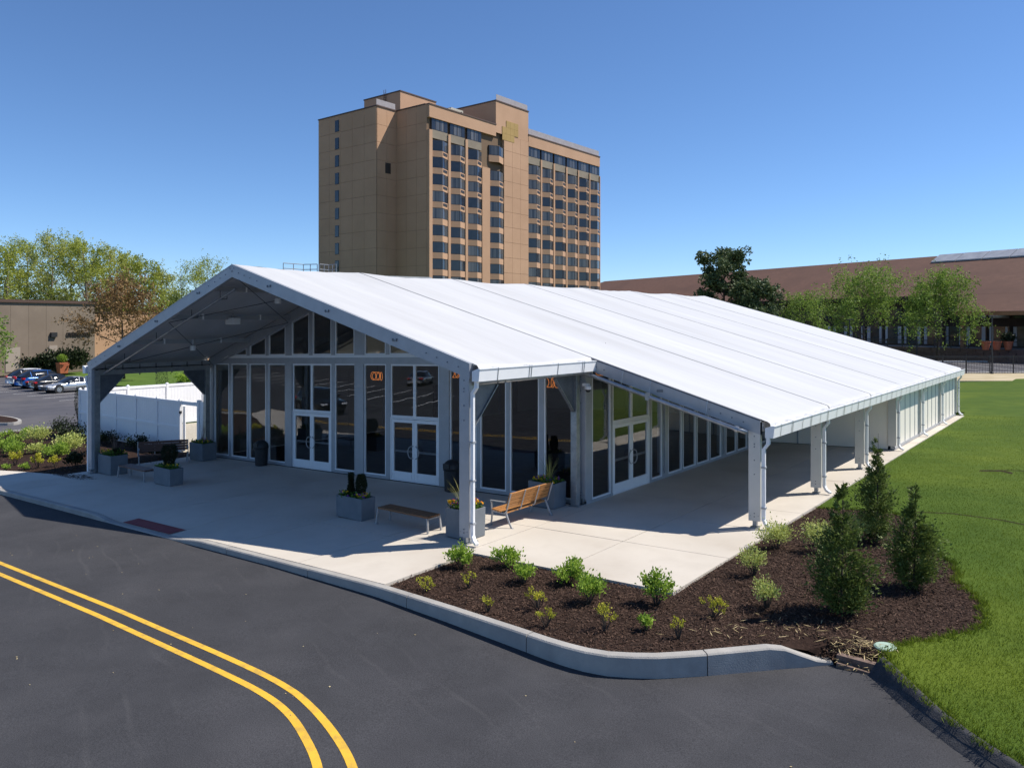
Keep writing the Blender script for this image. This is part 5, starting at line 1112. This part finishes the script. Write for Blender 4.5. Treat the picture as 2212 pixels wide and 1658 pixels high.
ls_ = [(-33.0, 2.0, .5, .7), (-32.9, 2.9, .5, .7), (-30.0, 2.3, .95, 1.15), (-31.6, 2.05, .5, .6), (-27.3, .2, .75, .8), (-27.1, 1.1, .6, .6), (-25.1, 1.1, .85, .85), (-25.6, 1.9, 1.0, 1.2), (-24.5, -.7, .5, .8), (-22.7, -.5, .45, .75), (-22.4, 0.0, .4, .6), (-23.5, -1.4, .3, .3), (-22.8, -1.0, .3, .35), (-28.6, .4, .8, .9)]
lbl = ['grass tuft by the lot at the far left edge', 'grass tuft next to the kerb by the lot', 'large pale bush at the back of the left bed', 'small green bush at the back of the left bed', 'round green bush at the left edge of the left bed', 'pale green bush in the middle of the left bed', 'bright green bush before the large pale one in the left bed', 'large pale yellow bush nearest the tent post', 'sparse yellow bush at the front left of the left bed', 'sparse yellow bush at the front of the left bed', 'sparse yellow bush nearer the tent post', 'low grassy clump at the pavement edge, far left', 'low grassy clump at the pavement edge by the sparse bush', 'green bush at the far left of the left bed']
for i, (x, y, r, h) in enumerate(ls_):
    mt = (LF_BSH, LF_BSH, LF_VAR, LF_BSH, LF_BSH, LF_VAR, LF_BSH, LF_VAR, LF_YBS, LF_YBS, LF_YBS, LF_BSH, LF_BSH, LF_BSH)[i]
    shrub('garden_bush', x, y, gz(x) - .05, r * .72, h * .85, mt, int(520 * (r / .5) ** 1.6), .085 if r > .5 else .07, lbl[i], 'bushes in the left planting bed', 16, airy=mt == LF_YBS)
for i, (x, y, r, h) in enumerate(((-30.8, 3.9, .8, 1.2), (-29.0, 3.6, .9, 1.0), (-21.4, .4, .5, .7), (-27.2, 4.3, .6, .7), (-24.2, 4.3, .6, .75), (-20.8, 3.6, .5, .7))):
    shrub('evergreen_shrub', x, y, gz(x) - .05, r, h, LF_HDG, 900, .09, ['dark shrub at the left end of the privacy fence', 'spreading dark shrub before the privacy fence', 'small dark shrub left of the front left post', 'dark shrub against the privacy fence, behind the planter', 'dark shrub against the privacy fence behind the left bench', 'dark shrub beside the gate opening'][i], 'dark shrubs near the privacy fence', 18)
x, y = -32.35, 5.4; e = empty('columnar_conifer', (x, y, -.72), 'narrow dark columnar conifer at the left end of the fence', 'conifer'); column_yew(e, x, y, -.72, 2.5, .34, 5000)
for i, y in enumerate((10.3, 13.2, 16.2)):
    x = -33.1; e = empty('young_conifer', (x, y, -.72), 'young conifer poking above the sunlit fence, %s from the tent' % ['third', 'second', 'first'][i], 'conifer', 'young conifers behind the fence'); column_yew(e, x, y, -.72, 3.0, .38, 3000)
for i, (px, d, r) in enumerate(((20, 92, 2.1), (104, 93, 1.7), (133, 93, 1.8), (163, 92, 1.9), (40, 91, 1.2), (66, 92, 1.1))):
    p = at(px, d, -.2); shrub('clipped_shrub', p.x, p.y, p.z, r, r * 1.15, LF_HDG, 2200, .30, 'dark clipped shrub against the conference building, %s' % ['largest at the left edge', 'below the lettering, left of three', 'below the lettering, middle of three', 'below the lettering, right of three', 'low one right of the largest', 'low one between the doors'][i], 'dark shrubs along the conference building', 20, fill=.8)
p = at(135, 90, -.5); e = empty('topiary_pot', p, 'square terracotta planter with a clipped green ball by the lot', 'planter'); m = MB(); m.hexa([(p.x + a * .42, p.y + b * .42, p.z) for a, b in ((-1, -1), (1, -1), (1, 1), (-1, 1))] + [(p.x + a * .54, p.y + b * .54, p.z + 1.25) for a, b in ((-1, -1), (1, -1), (1, 1), (-1, 1))]); m.build('pot', TERR, e, bevel=.03)
q = unit(RNG.normal(0, 1, (1400, 3))) * RNG.uniform(.6, 1, (1400, 1)) * .55; V, Q = leaves(q + [0, 0, 1.65], .14); npmesh('clipped_ball', V, Q, LF_BSH, e)
# small plant in the far lawn
p = at(412, 75, -.72); shrub('garden_bush', p.x, p.y, p.z, 1.5, 1.3, LF_BSH, 900, .22, 'round green bush on the lawn behind the sunlit fence', 'lawn bushes', 14)
# ------------------------------------------------------------------ conifers
def cedar(x, y, h, w, label, seed, n=11000):
    z = SH * x - .05; e = empty('cedar', (x, y, z), label, 'conifer', 'young cedars in the right mulch bed'); rs = np.random.default_rng(seed); m = MB(); m.tube([(x, y, z), (x + .02, y, z + h * .5), (x + .03, y + .01, z + h)], [.025, .015, .003], 5)
    pr = lambda t: np.interp(t, [0, .05, .25, .45, .6, .75, 1.0], [.62, .9, 1.0, .74, .44, .22, .10])
    nb = 150; P_ = []; D_ = []
    for k in range(nb):
        t = rs.uniform(0.01, 1) ** 1.15; a = rs.uniform(0, 6.283); L = w / 2 * pr(t) * rs.uniform(.65, 1.25) + .02; d = np.array([math.cos(a), math.sin(a), .55 + .5 * t]); o = np.array([x, y, z + h * t * .93]); q = int(n / nb * (.06 + 1.3 * pr(t)))
        s = rs.uniform(.12, 1, (q, 1)) ** .7; side = rs.normal(0, .15, (q, 3)) * L * (.35 + s); P_.append(o + d * L * s + side); D_.append(np.repeat(d[None], q, 0) + rs.normal(0, .45, (q, 3)))
        if k % 3 == 0: m.tube([o, o + d * L * .9], [.006, .002], 4, caps=False)
    m.build('trunk', BARKD, e); P_ = np.concatenate(P_); D_ = np.concatenate(D_); P_[:, 2] = np.maximum(P_[:, 2], z + .02); V, Q = leaves(P_, .062, aspect=2.6, D=D_, jit=.25); npmesh('crown', V - np.array([x, y, z]), Q, LF_CON, e)
cedar(8.26, .2, 2.3, .92, 'young dark cedar nearest the kerb, casting a shadow on the mulch', 3, 15000); cedar(7.65, 5.45, 2.5, .78, 'young dark cedar farthest back, against the lawn', 4); cedar(9.0, 2.35, 2.0, .82, 'young dark cedar on the right, beside the lawn edge', 5)
# ------------------------------------------------------------------ mulch chips, straw, litter, grass
CHIP = leafmat('mulch_chip', (.018, .011, .008), (.105, .062, .043), 0, .9, 3.0); STRAW = leafmat('straw', (.42, .32, .15), (.62, .50, .28), .1, .8)
def scatter(poly, n, zf, size, aspect, mat, name, tilt=.35, zj=.02, lab=None):
    xs_ = [p[0] for p in poly]; ys_ = [p[1] for p in poly]; X = RNG.uniform(min(xs_), max(xs_), n * 3); Y = RNG.uniform(min(ys_), max(ys_), n * 3); k = inpoly(X, Y, poly); X = X[k][:n]; Y = Y[k][:n]; q = len(X)
    Z = np.array([zf(x, y) for x, y in zip(X, Y)]) + RNG.uniform(0, zj, q); a = RNG.uniform(0, 6.283, q); D_ = np.stack([np.cos(a), np.sin(a), RNG.normal(0, tilt, q)], 1)
    P_ = np.stack([X, Y, Z], 1); s = (size * RNG.uniform(.4, 1.5, (q, 1))); d = unit(D_); up_ = np.stack([RNG.normal(0, tilt, q), RNG.normal(0, tilt, q), np.ones(q)], 1); x_ = unit(np.cross(d, up_)); V = np.stack([P_, P_ + d * s * .5 + x_ * s * .5 / aspect, P_ + d * s, P_ + d * s * .5 - x_ * s * .5 / aspect], 1).reshape(-1, 3)
    o = npmesh(name, V, np.arange(4 * q).reshape(q, 4), mat); o['kind'] = 'stuff'
    if lab: o['label'] = lab
    return o
scatter(BED, 60000, lambda x, y: SH * x - .055, .055, 3.2, CHIP, 'mulch_chips', .4, .03)
scatter([(8.2, -1.45), (8.55, -1.40), (9.3, -1.5), (9.4, -1.1), (8.4, -.95), (8.0, -1.2)], 1800, lambda x, y: .19 - .22 * sm(1.0, 1.5, -y), .055, 3.2, CHIP, 'mulch_chips', .4, .05)
scatter(BEDL, 16000, lambda x, y: gz(x) - .05, .09, 3, CHIP, 'mulch_chips', .4, .04)
scatter([(-20.6, -.95), (-18.2, -.9), (-17.6, -.5), (-19.2, -.3)], 260, lambda x, y: gz(x) + .006, .10, 2.2, CHIP, 'spilled_mulch', .1, .006)
scatter([(8.75, -1.5), (9.42, -1.6), (9.42, -.85), (8.95, -.85), (8.4, -1.1)], 300, lambda x, y: .215 - .24 * sm(1.0, 1.5, -y), .17, 16, STRAW, 'straw', .12, .04)
scatter([(6.2, -2.6), (9.0, -.9), (8.6, .2), (6.5, -1.2)], 70, lambda x, y: SH * x - .02, .16, 14, STRAW, 'straw', .1, .02)
scatter([(-10, -10), (9, -10), (9, -4), (-10, -3.6)], 70, lambda x, y: rz(x) + .008, .03, 1.6, leafmat('leaf_litter', (.30, .22, .10), (.55, .45, .25), 0, .9), 'leaf_litter', .05, .004)
GB = leafmat('grass_blade', (.052, .098, .009), (.19, .245, .020), .3, .7, .30, .35, .30, .68)
def grass(poly, n, hgt, dmax, dens0):
    xs_ = [p[0] for p in poly]; ys_ = [p[1] for p in poly]; X = RNG.uniform(5.2, 15, n); Y = RNG.uniform(-6, 36, n); k = inpoly(X, Y, poly)
    dx = X - CAM[0]; dy = Y - CAM[1]; dep = dx * FV.x + dy * FV.y; la = dx * RV.x + dy * RV.y; k &= (dep > 4) & (dep < dmax) & (np.abs(la / np.maximum(dep, .1)) < .72) & (RNG.uniform(0, 1, n) < np.minimum(1, (9 / np.maximum(dep, 1)) ** 1.6))
    X = X[k]; Y = Y[k]; q = len(X); D_ = np.stack([RNG.normal(0, .45, q), RNG.normal(0, .45, q), np.ones(q)], 1); P_ = np.stack([X, Y, SH * X - .04], 1); V, Q = leaves(P_, hgt, aspect=7, D=D_, jit=.1)
    o = npmesh('grass_blades', V, Q, GB); o['kind'] = 'stuff'; return q
print('blades', grass(LAWN, 1200000, .042, 60, 1))
# ragged turf edge along the mulch and the kerb
E_ = LB + [(9.36, -1.45), (9.50, -1.72), (9.85, -2.18), (10.3, -2.78), (10.75, -3.25), (11.6, -3.95)]; pts = []
E_ = LB[::-1] + E_[len(LB):]
for (a, b), (c, d) in zip(E_[:-1], E_[1:]):
    k = int(math.hypot(c - a, d - b) * 420); t = RNG.uniform(0, 1, k); g_ = np.abs(RNG.normal(0, .05, k)) * np.where(RNG.uniform(0, 1, k) < .5, -1, 1) + .05 * np.sin(t * 9 + a * 5); L = math.hypot(c - a, d - b)
    pts.append(np.stack([a + (c - a) * t - (d - b) / L * g_, b + (d - b) * t + (c - a) / L * g_], 1))
pts = np.concatenate(pts); q = len(pts); P_ = np.stack([pts[:, 0], pts[:, 1], SH * pts[:, 0] - .05], 1); V, Q = leaves(P_, .075, aspect=7, D=np.stack([RNG.normal(0, .6, q), RNG.normal(0, .6, q), np.ones(q)], 1), jit=.1)
o = npmesh('grass_edge', V, Q, GB); o['kind'] = 'stuff'
# ================================================================== cars
TYRE = pm('tyre', (.018, .018, .019), None, rough=.85); RIM = pm('alloy', (.50, .51, .53), None, rough=.3, metal=.8); CGL = pm('car_glass', (.012, .014, .017), None, rough=.04, spec=.8); LAMP = pm('headlight', (.65, .68, .72), None, rough=.1); TAIL = pm('tail_light', (.45, .015, .015), None, rough=.15); PLATE = pm('number_plate', (.6, .6, .62), None, rough=.5)
KIND = {'sedan': dict(L=4.75, W=1.82, hood=[(-2.37, .60), (-2.30, .68), (-1.5, .80), (-.95, .90), (0, .93), (1.0, .95), (1.75, .96), (2.30, .93), (2.37, .75)], cab=[(-.98, .90), (-.25, 1.38), (.25, 1.44), (.8, 1.40), (1.75, .97)], ax=(-1.42, 1.40), wr=.33),
        'coupe': dict(L=4.6, W=1.80, hood=[(-2.30, .55), (-2.22, .63), (-1.45, .76), (-.85, .86), (0, .89), (1.0, .93), (1.7, .94), (2.22, .90), (2.30, .70)], cab=[(-.88, .86), (-.1, 1.31), (.35, 1.36), (.8, 1.32), (1.75, .95)], ax=(-1.36, 1.36), wr=.33),
        'suv': dict(L=4.65, W=1.88, hood=[(-2.32, .70), (-2.25, .88), (-1.5, 1.00), (-1.0, 1.06), (0, 1.08), (1.0, 1.10), (1.9, 1.12), (2.28, 1.10), (2.33, .85)], cab=[(-1.08, 1.06), (-.45, 1.60), (.2, 1.69), (1.5, 1.66), (2.15, 1.12)], ax=(-1.38, 1.38), wr=.36)}
def car(kind, paint, label, loc, rot, group):          # nose towards local -x
    k = KIND[kind]; e = empty('parked_car', (0, 0, 0), label, 'car', group); W = k['W'] / 2; L = k['L'] / 2; xs_ = np.linspace(-L, L, 19); hz = [p[0] for p in k['hood']]; hh = [p[1] for p in k['hood']]
    V = []; ns = 12
    for x in xs_:
        zt = np.interp(x, hz, hh); u = abs(x) / L; w = W * (1 - .10 * u ** 4 - .06 * (u > .97)); zb = .24 + .10 * max(0, u - .8) / .2
        half = [(0, zb), (w * .9, zb), (w * .985, zb + .12), (w, zb + .28), (w * .985, zt - .13), (w * .93, zt - .03), (w * .55, zt + .015)]
        V += [(x, y, z) for y, z in half] + [(x, -y, z) for y, z in half[::-1][:-1]] if 0 else [(x, y, z) for y, z in half] + [(x, -y, z) for y, z in half[:0:-1]]
    n = 13; F = [(i * n + j, i * n + (j + 1) % n, (i + 1) * n + (j + 1) % n, (i + 1) * n + j) for i in range(18) for j in range(n)] + [tuple(range(n)), tuple(range(18 * n, 19 * n))[::-1]]
    m = MB(); m.add(V, [q[::-1] for q in F]); m.build('body', paint, e, smooth=True)
    cab = k['cab']; V = []; cx = np.linspace(cab[0][0], cab[-1][0], 13)
    for x in cx:
        zt = np.interp(x, [p[0] for p in cab], [p[1] for p in cab]); zb = np.interp(x, hz, hh) - .03; t = (zt - zb) / .5; wb = W * .93; wt = W * (.93 - .21 * min(1, t)); V += [(x, wb, zb), (x, wt + .01, max(zb, zt - .05)), (x, wt * .8, zt + .01), (x, -wt * .8, zt + .01), (x, -wt - .01, max(zb, zt - .05)), (x, -wb, zb)]
    m = MB(); m.add(V, [(i * 6 + j, (i + 1) * 6 + j, (i + 1) * 6 + j + 1, i * 6 + j + 1) for i in range(12) for j in range(5)]); m.build('window_glass', CGL, e, smooth=True)
    m = MB(); xi = [i for i, x in enumerate(cx) if cab[1][0] - .05 <= x <= cab[3][0] + .1]; R4 = [(V[i * 6 + j][0], V[i * 6 + j][1] * 1.012, V[i * 6 + j][2] + .012) for i in xi for j in (1, 2, 3, 4)]
    m.add(R4, [(i * 4 + j, (i + 1) * 4 + j, (i + 1) * 4 + j + 1, i * 4 + j + 1) for i in range(len(xi) - 1) for j in range(3)]); m.build('roof', paint, e, smooth=True)
    for s in (-1, 1):
        for xp in (cab[1][0] + .55, cab[3][0] + .1):
            zb = np.interp(xp, hz, hh); zt = np.interp(xp, [p[0] for p in cab], [p[1] for p in cab]); m = MB(); m.bar((xp - .04, s * (W * .94), zb), (xp, s * (W * .735), zt - .03), .05, .03, (0, 1, 0)); m.build('pillar', paint, e)
        m = MB(); m.box(cab[0][0] + .35, cab[0][0] + .52, s * (W + .02), s * (W + .17), .92 if kind != 'suv' else 1.08, 1.04 if kind != 'suv' else 1.22); m.build('mirror', paint, e, bevel=.02)
        for xa in k['ax']:
            wr = k['wr']; m = MB(); m.tube([(xa, s * (W * .6), wr + .03), (xa, s * (W + .006), wr + .03)], wr + .07, 20); m.build('wheel_arch', BLKP, e)
            m = MB(); m.tube([(xa, s * (W - .2), wr), (xa, s * (W + .015), wr)], wr, 20); w_ = m.build('wheel', TYRE, e)
            m = MB(); m.tube([(xa, s * (W - .02), wr), (xa, s * (W + .020), wr)], wr * .66, 12); m.build('rim', RIM, w_)
            for q in range(5):
                a = q * 1.2566 + .6; m = MB(); m.tube([(xa + wr * .40 * math.cos(a), s * (W + .0), wr + wr * .40 * math.sin(a)), (xa + wr * .40 * math.cos(a), s * (W + .023), wr + wr * .40 * math.sin(a))], wr * .13, 6); m.build('rim_gap', BLKP, w_)
        zf = hh[0]; m = MB(); m.box(-L - .015, -L + .35, s * W * .52, s * W * .93, zf - .02, zf + .11); m.build('headlight', LAMP, e, bevel=.03)
        zr_ = np.interp(L - .1, hz, hh); m = MB(); m.box(L - .22, L + .02, s * W * .55, s * W * .955, zr_ - .22, zr_ - .06); m.build('tail_light', TAIL, e, bevel=.03)
    m = MB(); m.box(-L - .02, -L + .1, -W * .4, W * .4, .40, .56); m.build('grille', BLKP, e); m = MB(); m.box(L - .04, L + .03, -.26, .26, .60, .73); m.build('number_plate', PLATE, e)
    e.location = loc; e.rotation_euler.z = rot; return e
def paint(name, c, metal=.3): m = pm(name, c, None, rough=.25, metal=metal, spec=.6); m.node_tree.nodes['Principled BSDF'].inputs['Coat Weight'].default_value = .6; return m
zl0 = rz(-60) + .006; GC = 'cars parked in the lot'
SIL = paint('silver_paint', (.50, .51, .53), .6); DGR = paint('black_paint', (.012, .012, .014)); BLU = paint('blue_paint', (.012, .10, .36), .4); WHP = paint('white_paint', (.70, .71, .73), 0)
car('coupe', SIL, 'silver coupe parked nose out, nearest the tent', (-61.9, 17.3, zl0), R_(95), GC)
car('sedan', DGR, 'black sedan parked tail out beside the silver coupe', (-65.2, 17.6, zl0), R_(-85), GC)
car('suv', BLU, 'bright blue SUV parked tail out, left of the black sedan', (-68.7, 17.9, zl0), R_(-85), GC)
car('suv', WHP, 'white car with dark windows cut off by the left edge', (-72.2, 18.4, zl0), R_(-85), GC)
car('suv', DGR, 'black SUV on the drive, seen only as a reflection in the glass front', (-31.0, -10.2, rz(-31)), R_(195), 'cars mirrored in the glass')
car('sedan', SIL, 'silver sedan across the drive, seen only as a reflection in the glass front', (-42.3, -31.5, rz(-42)), R_(60), 'cars mirrored in the glass')
scene.render.engine = 'CYCLES'
